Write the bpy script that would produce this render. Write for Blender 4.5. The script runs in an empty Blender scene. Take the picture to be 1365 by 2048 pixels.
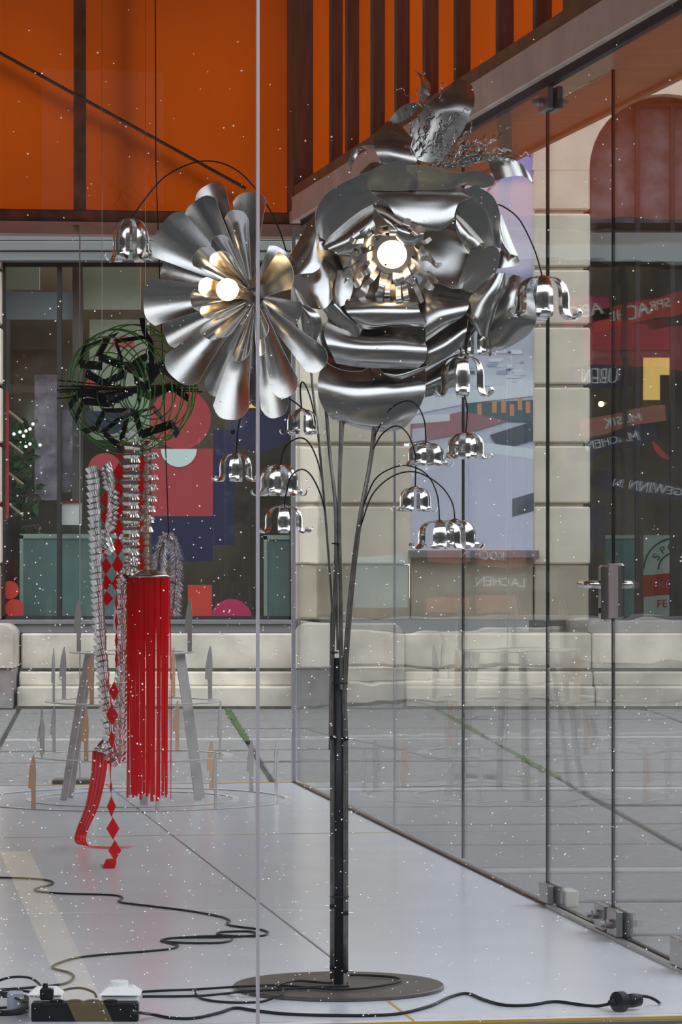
import bpy, math, random
import numpy as np
from mathutils import Vector, Matrix
R = random.Random(7)
SC = bpy.context.scene
COL = SC.collection
PI = math.pi

# ------------------------------------------------------------------ camera, world, exposure
FPX, CX, HY, EYE = 7180.0, 682.5, 1055.0, 1.25
cam_d = bpy.data.cameras.new('camera')
cam = bpy.data.objects.new('camera', cam_d)
COL.objects.link(cam)
cam_d.sensor_fit = 'HORIZONTAL'
cam_d.sensor_width = 24.0
cam_d.lens = 24.0 * FPX / 1365.0
cam_d.shift_y = (HY - 1024.0) / 1365.0
cam_d.clip_start, cam_d.clip_end = 0.1, 500
cam.location = (0, 0, EYE)
cam.rotation_euler = (PI / 2, 0, 0)
SC.camera = cam
world = bpy.data.worlds.new('overcast_sky')
SC.world = world
world.use_nodes = True
wn = world.node_tree
wn.nodes.clear()
w_out = wn.nodes.new('ShaderNodeOutputWorld')
w_bg = wn.nodes.new('ShaderNodeBackground')
w_tc = wn.nodes.new('ShaderNodeTexCoord')
w_sep = wn.nodes.new('ShaderNodeSeparateXYZ')
w_rmp = wn.nodes.new('ShaderNodeValToRGB')
w_rmp.color_ramp.elements[0].position = 0.0
w_rmp.color_ramp.elements[0].color = (0.70, 0.655, 0.65, 1)
w_rmp.color_ramp.elements[1].position = 0.7
w_rmp.color_ramp.elements[1].color = (0.66, 0.665, 0.75, 1)
wn.links.new(w_tc.outputs['Generated'], w_sep.inputs[0])
wn.links.new(w_sep.outputs['Z'], w_rmp.inputs[0])
wn.links.new(w_rmp.outputs[0], w_bg.inputs[0])
wn.links.new(w_bg.outputs[0], w_out.inputs[0])
w_bg.inputs[1].default_value = 3.85
SC.view_settings.view_transform = 'Standard'
SC.view_settings.look = 'None'
SC.view_settings.exposure = 0.0
SC.view_settings.gamma = 1.0
SC.view_settings.use_curve_mapping = False
SC.cycles.max_bounces = 12
SC.cycles.glossy_bounces = 6
SC.cycles.transmission_bounces = 8
SC.cycles.transparent_max_bounces = 32
SC.cycles.sample_clamp_indirect = 6.0

# ------------------------------------------------------------------ coordinates
def P(px, py, d):                       # the point seen at a pixel, d metres in front of the lens
    return np.array(((px - CX) / FPX * d, d, EYE - (py - HY) / FPX * d))
def F(px, py, z=0.0):                   # the point on a level plane
    return P(px, py, (EYE - z) * FPX / (py - HY))
CB = np.array((-0.222, 17.6))           # far right corner of the pavilion
EE = np.array((0.1566, -0.9877))        # along the right wall, towards the street
NN = np.array((0.9877, 0.1566))         # outwards through the right wall
def W(s, o, z):
    p = CB + s * EE + o * NN
    return (p[0], p[1], z)
S_FRONT, O_LEFT, Z_HEAD = 8.50, -6.0, 2.74
FY = 27.3                               # the facade across the square
def FX(px): return (px - CX) / FPX * FY
def FZ(py): return EYE - (py - HY) / FPX * FY

# ------------------------------------------------------------------ materials
MATS = {}
def mat(name, col=(.5, .5, .5), rough=.6, metal=0.0, noise=0.0, nscale=8.0, bump=0.0, stretch=None, spec=.5, emit=None, es=0.0, trans=0.0, ior=1.45, alpha=1.0, aniso=0.0, uv=False):
    m = bpy.data.materials.new(name)
    m.use_nodes = True
    nt = m.node_tree
    b = nt.nodes['Principled BSDF']
    b.inputs['Base Color'].default_value = (*col, 1)
    b.inputs['Roughness'].default_value = rough
    b.inputs['Metallic'].default_value = metal
    b.inputs['Specular IOR Level'].default_value = spec
    b.inputs['Transmission Weight'].default_value = trans
    b.inputs['IOR'].default_value = ior
    b.inputs['Alpha'].default_value = alpha
    if aniso: b.inputs['Anisotropic'].default_value = aniso
    if emit:
        b.inputs['Emission Color'].default_value = (*emit, 1)
        b.inputs['Emission Strength'].default_value = es
    if noise or bump:
        tc = nt.nodes.new('ShaderNodeTexCoord')
        mp = nt.nodes.new('ShaderNodeMapping')
        nz = nt.nodes.new('ShaderNodeTexNoise')
        nz.inputs['Scale'].default_value = nscale
        nz.inputs['Detail'].default_value = 6
        if stretch: mp.inputs['Scale'].default_value = stretch
        nt.links.new(tc.outputs['UV' if uv else 'Object'], mp.inputs[0])
        nt.links.new(mp.outputs[0], nz.inputs[0])
        if noise:
            rp = nt.nodes.new('ShaderNodeValToRGB')
            rp.color_ramp.elements[0].position = .3
            rp.color_ramp.elements[1].position = .7
            rp.color_ramp.elements[0].color = (*[c * (1 - noise) for c in col], 1)
            rp.color_ramp.elements[1].color = (*[min(1, c * (1 + noise)) for c in col], 1)
            nt.links.new(nz.outputs[0], rp.inputs[0])
            nt.links.new(rp.outputs[0], b.inputs['Base Color'])
        if bump:
            bp = nt.nodes.new('ShaderNodeBump')
            bp.inputs['Strength'].default_value = bump
            bp.inputs['Distance'].default_value = .01
            nt.links.new(nz.outputs[0], bp.inputs['Height'])
            nt.links.new(bp.outputs[0], b.inputs['Normal'])
    MATS[name] = m
    return m

def glass_mat(name, tint, wob, wscale, refl=1.0):
    """Flat pane: clear transmission plus the mirror share that Fresnel gives; both faces of a pane are real."""
    m = bpy.data.materials.new(name)
    m.use_nodes = True
    nt = m.node_tree
    nt.nodes.clear()
    out = nt.nodes.new('ShaderNodeOutputMaterial')
    mix = nt.nodes.new('ShaderNodeMixShader')
    tr = nt.nodes.new('ShaderNodeBsdfTransparent')
    gl = nt.nodes.new('ShaderNodeBsdfGlossy')
    gl.inputs['Roughness'].default_value = 0.0
    tr.inputs[0].default_value = (*tint, 1)
    fr = nt.nodes.new('ShaderNodeFresnel')
    geo = nt.nodes.new('ShaderNodeNewGeometry')
    io = nt.nodes.new('ShaderNodeMapRange')       # keep the outside index on the back faces too
    io.inputs['To Min'].default_value = 1.5
    io.inputs['To Max'].default_value = 1 / 1.5
    nt.links.new(geo.outputs['Backfacing'], io.inputs[0])
    nt.links.new(io.outputs[0], fr.inputs['IOR'])
    if wob:
        tc = nt.nodes.new('ShaderNodeTexCoord')
        mp = nt.nodes.new('ShaderNodeMapping')
        mp.inputs['Scale'].default_value = wscale
        nz = nt.nodes.new('ShaderNodeTexNoise')
        nz.inputs['Scale'].default_value = 1.0
        nz.inputs['Detail'].default_value = 2
        bp = nt.nodes.new('ShaderNodeBump')
        bp.inputs['Strength'].default_value = 1.0
        bp.inputs['Distance'].default_value = wob
        nt.links.new(tc.outputs['Object'], mp.inputs[0])
        nt.links.new(mp.outputs[0], nz.inputs[0])
        nt.links.new(nz.outputs[0], bp.inputs['Height'])
        nt.links.new(bp.outputs[0], gl.inputs['Normal'])
    nt.links.new(fr.outputs[0], mix.inputs[0])
    nt.links.new(tr.outputs[0], mix.inputs[1])
    nt.links.new(gl.outputs[0], mix.inputs[2])
    nt.links.new(mix.outputs[0], out.inputs[0])
    MATS[name] = m
    return m

def translucent_mat(name, col_d, col_t, mixf):
    m = bpy.data.materials.new(name)
    m.use_nodes = True
    nt = m.node_tree
    nt.nodes.clear()
    out = nt.nodes.new('ShaderNodeOutputMaterial')
    mix = nt.nodes.new('ShaderNodeMixShader')
    mix.inputs[0].default_value = mixf
    df = nt.nodes.new('ShaderNodeBsdfDiffuse')
    tl = nt.nodes.new('ShaderNodeBsdfTranslucent')
    df.inputs[0].default_value = (*col_d, 1)
    tc = nt.nodes.new('ShaderNodeTexCoord')
    nz = nt.nodes.new('ShaderNodeTexNoise')
    nz.inputs['Scale'].default_value = 1.3
    nz.inputs['Detail'].default_value = 5
    rp = nt.nodes.new('ShaderNodeValToRGB')
    rp.color_ramp.elements[0].color = (*[c * .82 for c in col_t], 1)
    rp.color_ramp.elements[1].color = (*[min(1, c * 1.15) for c in col_t], 1)
    nt.links.new(tc.outputs['Object'], nz.inputs[0])
    nt.links.new(nz.outputs[0], rp.inputs[0])
    nt.links.new(rp.outputs[0], tl.inputs[0])
    gl = nt.nodes.new('ShaderNodeBsdfGlossy')
    gl.inputs['Roughness'].default_value = .25
    m2 = nt.nodes.new('ShaderNodeMixShader')
    m2.inputs[0].default_value = .03
    nt.links.new(df.outputs[0], mix.inputs[1])
    nt.links.new(tl.outputs[0], mix.inputs[2])
    nt.links.new(mix.outputs[0], m2.inputs[1])
    nt.links.new(gl.outputs[0], m2.inputs[2])
    nt.links.new(m2.outputs[0], out.inputs[0])
    MATS[name] = m
    return m

def steel_mat(name, col, rough, var=.05):
    """Brushed sheet: grain along u of the sheet's own UV."""
    m = mat(name, col, rough, 1.0, aniso=.55)
    nt = m.node_tree
    b = nt.nodes['Principled BSDF']
    tc = nt.nodes.new('ShaderNodeTexCoord')
    mp = nt.nodes.new('ShaderNodeMapping')
    mp.inputs['Scale'].default_value = (4, 260, 1)
    nz = nt.nodes.new('ShaderNodeTexNoise')
    nz.inputs['Scale'].default_value = 1.0
    nz.inputs['Detail'].default_value = 4
    mr = nt.nodes.new('ShaderNodeMapRange')
    mr.inputs['To Min'].default_value = rough - var * .6
    mr.inputs['To Max'].default_value = rough + var
    nt.links.new(tc.outputs['UV'], mp.inputs[0])
    nt.links.new(mp.outputs[0], nz.inputs[0])
    nt.links.new(nz.outputs[0], mr.inputs[0])
    nt.links.new(mr.outputs[0], b.inputs['Roughness'])
    rp = nt.nodes.new('ShaderNodeValToRGB')
    rp.color_ramp.elements[0].color = (*[c * .92 for c in col], 1)
    rp.color_ramp.elements[1].color = (*[min(1, c * 1.06) for c in col], 1)
    nt.links.new(nz.outputs[0], rp.inputs[0])
    nt.links.new(rp.outputs[0], b.inputs['Base Color'])
    return m

steel_mat('steel', (.56, .55, .535), .235)
steel_mat('steel_bright', (.70, .69, .67), .15, .05)
steel_mat('stamen', (.78, .74, .70), .36, .08)
mat('stand_steel', (.50, .475, .455), .5, .55, noise=.08, nscale=20)
mat('copper', (.72, .45, .30), .45, .5)
mat('edge_steel', (.86, .86, .85), .55, .35)
mat('foil', (.88, .87, .85), .18, 1.0)
mat('foil_warm', (.80, .68, .50), .2, 1.0)
mat('tinsel', (.75, .72, .76), .2, 1.0, noise=.25, nscale=60)
mat('dark_steel', (.010, .011, .014), .35, 0.0, spec=.25, noise=.25, nscale=20)
mat('rod_steel', (.20, .185, .17), .35, .9, noise=.3, nscale=30)
mat('base_steel', (.10, .088, .080), .45, .4, noise=.25, nscale=9)
mat('black_plastic', (.007, .007, .009), .42, spec=.2)
mat('black_rubber', (.010, .011, .013), .45, spec=.18)
mat('black_strap', (.010, .007, .006), .5, spec=.15)
mat('white_plastic', (.78, .78, .77), .4)
mat('grey_plastic', (.30, .33, .38), .45)
mat('zinc', (.55, .60, .66), .3, 1.0)
mat('green_wire', (.05, .30, .02), .4)
mat('amber_rod', (.55, .27, .06), .25)
mat('wood_bead', (.50, .40, .29), .6, noise=.2, nscale=60)

mat('red_film_thin', (.75, .09, .09), .3)
mat('clear_wire', (.35, .35, .35), .3, .8)
mat('bulb_glass', (1, .9, .7), .3, emit=(1, .70, .36), es=9.0)
mat('brass', (.75, .55, .3), .35, 1.0)
mat('frame_metal', (.50, .49, .53), .4, .6)
mat('seal', (.01, .01, .01), .6)
mat('seal_light', (.42, .42, .44), .4)
mat('fitting', (.30, .29, .285), .38, .85)
mat('rose_metal', (.42, .33, .32), .45, .3)
mat('chrome', (.70, .68, .66), .14, 1.0)
mat('rust', (.11, .065, .04), .8, noise=.4, nscale=30)
mat('floor_panel', (.60, .615, .66), .22, noise=.035, nscale=3, spec=.5)
mat('seam_yellow', (.42, .30, .05), .6)
mat('seam_dark', (.10, .09, .08), .7)
mat('stud_wood', (.21, .14, .10), .75, noise=.25, nscale=6, stretch=(6, 6, .5))
mat('header_wood', (.80, .64, .54), .7, noise=.12, nscale=4)
mat('plate_wood', (.30, .16, .075), .7, noise=.2, nscale=6)
mat('soffit_ply', (.50, .26, .135), .65, noise=.14, nscale=2.5, stretch=(1, 5, 1))
mat('roof_ply', (.30, .17, .09), .75, noise=.15, nscale=2)
mat('beam_rust', (.20, .085, .035), .7, noise=.45, nscale=9)
mat('ledge_pink', (.55, .34, .26), .7)
translucent_mat('orange_panel', (.40, .15, .012), (.82, .315, .010), .68)
translucent_mat('red_film', (.88, .008, .014), (.95, .010, .016), .5)
glass_mat('glass', (.965, .985, .98), 0, None)
glass_mat('glass_side', (.955, .98, .975), .0012, (.5, .5, 5.0))
glass_mat('glass_clear', (.97, .985, .98), 0, None)
glass_mat('glass_shop', (.92, .925, .905), .0010, (1.5, 1.5, 1.2))
mat('stone', (.84, .745, .60), .85, noise=.09, nscale=4, bump=.25)
mat('stone_pale', (.62, .56, .47), .85, noise=.3, nscale=3.2, bump=.3)
mat('stone_dirty', (.42, .385, .32), .9, noise=.3, nscale=4, bump=.4)
mat('stone_dark', (.47, .405, .31), .9, noise=.16, nscale=3, bump=.3)
mat('stone_grey', (.27, .255, .235), .9, noise=.2, nscale=8, bump=.4)
mat('slab', (.19, .178, .167), .88, noise=.2, nscale=18, bump=.5)
mat('slab_pale', (.33, .31, .28), .88, noise=.12, nscale=10, bump=.4)
mat('joint_soil', (.055, .055, .045), .95, noise=.4, nscale=6)
mat('moss', (.055, .10, .02), .95, noise=.4, nscale=30)
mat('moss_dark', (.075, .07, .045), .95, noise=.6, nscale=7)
mat('road_yellow', (.80, .62, .28), .8)
mat('ground', (.02, .02, .0205), .9, noise=.15, nscale=3)
mat('sill_zinc', (.22, .215, .22), .5, .3)
mat('moulding', (.20, .21, .20), .6)
mat('mullion', (.028, .024, .024), .5)
mat('shop_dark', (.21, .175, .14), .9, noise=.45, nscale=1.5)
mat('shop_grey', (.14, .13, .12), .9, noise=.3, nscale=3)
mat('mint_reflection', (.55, .63, .53), .8)
mat('shop_teal', (.16, .27, .27), .5, noise=.15, nscale=3)
mat('mint_trim', (.42, .55, .50), .6)
mat('print_red', (.30, .035, .038), .6)
mat('print_scarlet', (.45, .04, .02), .6)
mat('print_crimson', (.36, .02, .075), .6)
mat('print_navy', (.012, .013, .045), .6)
mat('print_mint', (.48, .60, .55), .6)
mat('print_lilac', (.25, .22, .28), .7, noise=.5, nscale=9)
mat('print_pink', (.55, .18, .28), .6)
mat('print_salmon', (.34, .13, .09), .6)
mat('print_white', (.70, .72, .72), .6)
mat('print_black', (.03, .03, .035), .6)
mat('plant_green', (.035, .11, .02), .6)
mat('paper_blue', (.32, .40, .50), .7)
mat('lamp_warm', (1, .75, .3), .5, emit=(1, .56, .13), es=.85)
mat('lamp_spot', (1, .8, .4), .5, emit=(1, .72, .32), es=14)
mat('lamp_cool', (.9, 1, .97), .5, emit=(.9, 1, .97), es=4)
mat('brick_render', (.034, .032, .031), .9, noise=.15, nscale=1)
mat('pane_dark', (.05, .055, .06), .15)
mat('bark', (.030, .023, .018), .9)
mat('block_brown', (.13, .11, .085), .85)
mat('drop', (1, 1, 1), .02, trans=1.0, ior=1.33)

def reflection_ramp(name, stops, axis='Z'):
    """Painted reflection as a flat picture: bands of colour up its height, broken by noise."""
    m = mat(name, (1, 1, 1), .5)
    nt = m.node_tree
    b = nt.nodes['Principled BSDF']
    tc = nt.nodes.new('ShaderNodeTexCoord')
    sp = nt.nodes.new('ShaderNodeSeparateXYZ')
    nz = nt.nodes.new('ShaderNodeTexNoise')
    nz.inputs['Scale'].default_value = 9
    mx = nt.nodes.new('ShaderNodeMath')
    mx.operation = 'MULTIPLY_ADD'
    mx.inputs[1].default_value = .012
    rp = nt.nodes.new('ShaderNodeValToRGB')
    e = rp.color_ramp.elements
    e[0].position, e[0].color = stops[0][0], (*stops[0][1], 1)
    e[1].position, e[1].color = stops[-1][0], (*stops[-1][1], 1)
    for p, c in stops[1:-1]:
        k = e.new(p)
        k.color = (*c, 1)
    nt.links.new(tc.outputs['Generated'], sp.inputs[0])
    nt.links.new(tc.outputs['Object'], nz.inputs[0])
    nt.links.new(nz.outputs[0], mx.inputs[0])
    nt.links.new(sp.outputs[axis], mx.inputs[2])
    nt.links.new(mx.outputs[0], rp.inputs[0])
    nt.links.new(rp.outputs[0], b.inputs['Base Color'])
    return m
reflection_ramp('reflection_dusk', [(0, (.66, .70, .82)), (.36, (.68, .72, .86)), (.37, (.78, .86, .95)), (.44, (.60, .60, .70)), (.50, (.55, .70, .78)), (.52, (.48, .58, .70)),
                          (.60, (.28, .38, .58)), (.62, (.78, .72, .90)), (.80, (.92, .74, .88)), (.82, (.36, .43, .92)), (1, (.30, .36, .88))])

# ------------------------------------------------------------------ object helpers
ORG = {}
def tagset(o, label=None, cat=None, group=None, kind=None):
    if label: o['label'] = label
    if cat: o['category'] = cat
    if group: o['group'] = group
    if kind: o['kind'] = kind
    return o
def thing(name, loc, label, cat, group=None, kind=None):
    o = bpy.data.objects.new(name, None)
    o.empty_display_size = .1
    o.location = tuple(float(c) for c in loc)
    COL.objects.link(o)
    ORG[o] = np.array([float(c) for c in loc])
    return tagset(o, label, cat, group, kind)
def mk(name, v, f, m, parent=None, smooth=False, uv=None, kind=None):
    v = np.asarray(v, float)
    if parent is not None:
        org = ORG[parent]
    else:
        lo, hi = v.min(0), v.max(0)
        org = np.array(((lo[0] + hi[0]) / 2, (lo[1] + hi[1]) / 2, lo[2]))
    me = bpy.data.meshes.new(name)
    me.from_pydata((v - org).tolist(), [], [list(map(int, q)) for q in f])
    if m: me.materials.append(MATS[m])
    if smooth:
        me.polygons.foreach_set('use_smooth', [True] * len(me.polygons))
    if uv is not None:
        ul = me.uv_layers.new(name='UVMap')
        li = np.empty(len(me.loops), int)
        me.loops.foreach_get('vertex_index', li)
        ul.data.foreach_set('uv', np.asarray(uv, np.float32)[li].ravel())
    me.update()
    o = bpy.data.objects.new(name, me)
    COL.objects.link(o)
    ORG[o] = org
    if parent is not None:
        o.parent = parent
    else:
        o.location = tuple(org)
    if kind: o['kind'] = kind
    return o
def join(*parts):
    V, Fc, n = [], [], 0
    for v, f in parts:
        v = np.asarray(v, float)
        V.append(v)
        Fc += [[i + n for i in q] for q in f]
        n += len(v)
    return np.vstack(V), Fc
BOXF = [(0, 3, 2, 1), (4, 5, 6, 7), (0, 1, 5, 4), (1, 2, 6, 5), (2, 3, 7, 6), (3, 0, 4, 7)]
def box(x0, x1, y0, y1, z0, z1):
    return [(x0, y0, z0), (x1, y0, z0), (x1, y1, z0), (x0, y1, z0), (x0, y0, z1), (x1, y0, z1), (x1, y1, z1), (x0, y1, z1)], BOXF
def bbox(x0, x1, y0, y1, z0, z1, b):
    """Box with chamfered edges."""
    V, Fc = [], []
    idx = {}
    xs, ys, zs = (x0, x1), (y0, y1), (z0, z1)
    for i in (0, 1):
        for j in (0, 1):
            for k in (0, 1):
                c = np.array((xs[i], ys[j], zs[k]), float)
                d = np.array((1 - 2 * i, 1 - 2 * j, 1 - 2 * k)) * b
                for a in range(3):
                    e = d.copy()
                    e[a] = 0
                    idx[i, j, k, a] = len(V)
                    V.append(c + e)
    cr = ((0, 0), (1, 0), (1, 1), (0, 1))
    for a in range(3):
        for s in (0, 1):
            q = []
            for (m, n) in cr:
                t = [0, 0, 0]
                t[a], t[(a + 1) % 3], t[(a + 2) % 3] = s, m, n
                q.append(idx[t[0], t[1], t[2], a])
            Fc.append(q if s else q[::-1])
    for a in range(3):
        for m in (0, 1):
            for n in (0, 1):
                t0 = [0, 0, 0]
                t0[(a + 1) % 3], t0[(a + 2) % 3] = m, n
                t1 = list(t0)
                t1[a] = 1
                b1, b2 = (a + 1) % 3, (a + 2) % 3
                q = [idx[(*t0, b1)], idx[(*t1, b1)], idx[(*t1, b2)], idx[(*t0, b2)]]
                Fc.append(q if (m == n) else q[::-1])
    for i in (0, 1):
        for j in (0, 1):
            for k in (0, 1):
                q = [idx[i, j, k, 0], idx[i, j, k, 1], idx[i, j, k, 2]]
                Fc.append(q if (i + j + k) % 2 else q[::-1])
    return np.array(V), Fc
def wbox(s0, s1, o0, o1, z0, z1, b=0):
    """Box in the pavilion's own axes (along wall, outwards, up)."""
    v, f = (bbox(s0, s1, o0, o1, z0, z1, b) if b else box(s0, s1, o0, o1, z0, z1))
    return np.array([W(*p) for p in v]), f
def crom(pts, n):
    p = np.asarray(pts, float)
    if len(p) == 2:
        t = np.linspace(0, 1, n + 1)[:, None]
        return p[0] * (1 - t) + p[1] * t
    q = np.vstack([2 * p[0] - p[1], p, 2 * p[-1] - p[-2]])
    out = []
    for i in range(1, len(q) - 2):
        for t in np.linspace(0, 1, n, endpoint=False):
            a, b, c, d = q[i - 1], q[i], q[i + 1], q[i + 2]
            out.append(.5 * ((2 * b) + (c - a) * t + (2 * a - 5 * b + 4 * c - d) * t * t + (3 * b - a - 3 * c + d) * t ** 3))
    out.append(p[-1])
    return np.array(out)
def tube(pts, r, n=8, sub=6, raw=False, r1=None):
    c = np.asarray(pts, float) if raw else crom(pts, sub)
    t = np.gradient(c, axis=0)
    t /= np.linalg.norm(t, axis=1)[:, None] + 1e-12
    u = np.cross(t[0], (0, 0, 1.0))
    if np.linalg.norm(u) < .1: u = np.cross(t[0], (1.0, 0, 0))
    u /= np.linalg.norm(u)
    V, Fc = [], []
    m = len(c)
    for i in range(m):
        u = u - t[i] * np.dot(u, t[i])
        u /= np.linalg.norm(u) + 1e-12
        w = np.cross(t[i], u)
        rr = r if r1 is None else r + (r1 - r) * i / (m - 1)
        for k in range(n):
            a = 2 * PI * k / n
            V.append(c[i] + rr * (math.cos(a) * u + math.sin(a) * w))
    for i in range(m - 1):
        for k in range(n):
            Fc.append((i * n + k, i * n + (k + 1) % n, (i + 1) * n + (k + 1) % n, (i + 1) * n + k))
    Fc.append(tuple(range(n))[::-1])
    Fc.append(tuple((m - 1) * n + k for k in range(n)))
    return np.array(V), Fc
def ribbon(pts, width, side, th=.0008, sub=4):
    """Flat strip along a path; side = direction across it (one vector or one per point)."""
    c = crom(pts, sub)
    sd = np.asarray(side, float)
    if sd.ndim == 1: sd = np.tile(sd, (len(c), 1))
    else: sd = crom(sd, sub)
    sd = sd / np.linalg.norm(sd, axis=1)[:, None]
    wd = np.asarray(width, float)
    wd = np.full(len(c), float(wd)) if wd.ndim == 0 else crom(wd[:, None], sub)[:, 0]
    G = np.stack([c - sd * wd[:, None] / 2, c + sd * wd[:, None] / 2], 1)
    return gridmesh(G, th)[:2]
def gridmesh(G, th):
    """A curved sheet with real thickness from an (nu, nv, 3) grid."""
    nu, nv = G.shape[:2]
    du, dv = np.gradient(G, axis=0), np.gradient(G, axis=1)
    N = np.cross(du, dv)
    N /= np.linalg.norm(N, axis=2)[..., None] + 1e-12
    A, B = (G + N * th / 2).reshape(-1, 3), (G - N * th / 2).reshape(-1, 3)
    n = nu * nv
    Fc = []
    ix = lambda i, j: i * nv + j
    for i in range(nu - 1):
        for j in range(nv - 1):
            Fc.append((ix(i, j), ix(i + 1, j), ix(i + 1, j + 1), ix(i, j + 1)))
            Fc.append((n + ix(i, j), n + ix(i, j + 1), n + ix(i + 1, j + 1), n + ix(i + 1, j)))
    ring = [ix(i, 0) for i in range(nu)] + [ix(nu - 1, j) for j in range(1, nv)] + [ix(i, nv - 1) for i in range(nu - 2, -1, -1)] + [ix(0, j) for j in range(nv - 2, 0, -1)]
    V = np.vstack([A, B, A[ring], B[ring]])
    m = len(ring)
    for k in range(m):
        k2 = (k + 1) % m
        Fc.append((2 * n + k, 2 * n + m + k, 2 * n + m + k2, 2 * n + k2))
    lu = np.concatenate([[0], np.cumsum(np.linalg.norm(np.diff(G, axis=0), axis=2).mean(1))])
    lv = np.concatenate([[0], np.cumsum(np.linalg.norm(np.diff(G, axis=1), axis=2).mean(0))])
    uv = np.stack(np.meshgrid(lv, lu), -1).reshape(-1, 2)
    UV = np.vstack([uv, uv, uv[ring], uv[ring]])
    return V, Fc, UV
def cut_edge(o, G):
    k = 2 * (G.shape[0] + G.shape[1]) - 4
    o.data.materials.append(MATS['edge_steel'])
    for p in o.data.polygons[-k:]: p.material_index = 1
    return o
def lathe(c, prof, n=24, axis=(0, 0, 1), smooth=True):
    c, ax = np.asarray(c, float), np.asarray(axis, float)
    ax = ax / np.linalg.norm(ax)
    u = np.cross(ax, (0, 1, 0)) if abs(ax[1]) < .9 else np.cross(ax, (1, 0, 0))
    u /= np.linalg.norm(u)
    w = np.cross(ax, u)
    V, Fc = [], []
    for (r, h) in prof:
        for k in range(n):
            a = 2 * PI * k / n
            V.append(c + ax * h + r * (math.cos(a) * u + math.sin(a) * w))
    for i in range(len(prof) - 1):
        for k in range(n):
            Fc.append((i * n + k, i * n + (k + 1) % n, (i + 1) * n + (k + 1) % n, (i + 1) * n + k))
    Fc.append(tuple(range(n))[::-1])
    Fc.append(tuple((len(prof) - 1) * n + k for k in range(n)))
    return np.array(V), Fc
def sphere(c, r, n=12, sc=(1, 1, 1)):
    prof = [(max(1e-4, math.sin(PI * i / n)), -math.cos(PI * i / n)) for i in range(n + 1)]
    v, f = lathe((0, 0, 0), prof, n * 2)
    return v * r * np.array(sc) + np.asarray(c, float), f
def prism(poly, y0, y1, holes=None):
    """Outline in x-z given front to back in y."""
    n = len(poly)
    V = [(x, y0, z) for x, z in poly] + [(x, y1, z) for x, z in poly]
    Fc = [tuple(range(n)), tuple(range(2 * n - 1, n - 1, -1))]
    for i in range(n):
        j = (i + 1) % n
        Fc.append((i, n + i, n + j, j))
    return np.array(V), Fc
def copyobj(o, parent=None, mw=None):
    c = o.copy()
    COL.objects.link(c)
    if parent is not None: c.parent = parent
    ORG[c] = ORG[o]
    if mw is not None: c.matrix_basis = mw
    return c
def letters(body, loc, size, m, parent, rot=(PI / 2, 0, 0), name='lettering'):
    cu = bpy.data.curves.new(name, 'FONT')
    cu.body = body
    cu.size = size
    cu.align_x, cu.align_y = 'CENTER', 'CENTER'
    cu.extrude = .001
    cu.materials.append(MATS[m])
    o = bpy.data.objects.new(name, cu)
    COL.objects.link(o)
    o.parent = parent
    o.location = tuple(np.asarray(loc) - ORG[parent])
    o.rotation_euler = rot
    ORG[o] = ORG[parent]
    return o

# ================================================================== PAVILION SHELL
fl = thing('floor', W(S_FRONT, -3, 0), 'pale grey panelled floor of the glass pavilion', None, kind='structure')
s_j = [0.0, 2.92, 5.78, S_FRONT - .02]
o_j = [O_LEFT, -3.9, -0.93, 0.0]
G_ = .0035
for i in range(3):
    for j in range(3):
        mk('floor_panel', *wbox(s_j[i] + G_, s_j[i + 1] - G_, o_j[j] + G_, o_j[j + 1] - G_, -.03, 0, .0015), 'floor_panel', fl)
mk('subfloor', *wbox(-.04, S_FRONT + .02, O_LEFT - .04, .05, -.10, -.006), 'seam_dark', fl)
mk('seam_strip', *wbox(2.916, 2.924, O_LEFT, -.01, -.02, .001), 'seam_yellow', fl)
mk('seam_strip', *wbox(S_FRONT - .020, S_FRONT - .013, O_LEFT, .03, -.02, .001), 'seam_yellow', fl)
mk('seam_strip', *wbox(-.015, .0, O_LEFT, -.02, -.02, .002), 'seam_yellow', fl)
mk('seam_strip', *wbox(7.65, S_FRONT - .022, -.9335, -.9265, -.02, .0005), 'seam_yellow', fl)
kerb = mk('trim_1', *wbox(S_FRONT + .03, S_FRONT + .14, -7, 1.2, -.10, -.012, .006), 'slab', kind='structure')
kerb['label'] = 'pale stone kerb along the front of the glass pavilion'

TH = .008
def s_at(px):                          # where a pixel column meets the right wall
    d = 2.568 / ((px - CX) / FPX + .1585)
    return (17.6 - d) / .9877
joints = [s_at(788), s_at(925), s_at(1094), s_at(1225), s_at(1369), 8.42]
wr = thing('wall_right', W(4, 0, 0), 'right glass wall of the pavilion with a frameless glass door', None, kind='structure')
prev = 0.01
for i, s in enumerate(joints):
    top = Z_HEAD - (.09 if i == 3 else .01)
    mk('glass_pane', *wbox(prev + .003, s - .003, 0, TH, .015, top), 'glass_side', wr)
    prev = s
for i, s in enumerate(joints[:5]):
    w = (.0015, .0022, .005, .003, .003)[i]
    mk('glazing_joint', *wbox(s - w, s + w, -.001, TH + .001, .02, Z_HEAD - (.09 if i in (2, 3) else .01)), ('seal_light', 'seal', 'seal', 'seal', 'seal_light')[i], wr)
mk('floor_channel', *wbox(.0, s_at(1105), -.014, .0, 0.0005, .008), 'rust', wr)
mk('floor_channel', *wbox(s_at(1105), S_FRONT - .03, -.022, -.004, 0.0005, .012), 'fitting', wr)
mk('floor_channel', *wbox(s_at(1105), S_FRONT - .03, .014, .026, 0.0005, .012), 'seal', wr)
wb = thing('wall_back', W(0, -3, 0), 'rear glass wall of the pavilion looking out to the square', None, kind='structure')
ob = [O_LEFT, -4.6, -3.1, -1.06, -.02]
for a, b in zip(ob[:-1], ob[1:]):
    mk('glass_pane', *wbox(-TH, 0, a + .003, b - .003, .015, Z_HEAD - .02), 'glass', wb)
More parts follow.
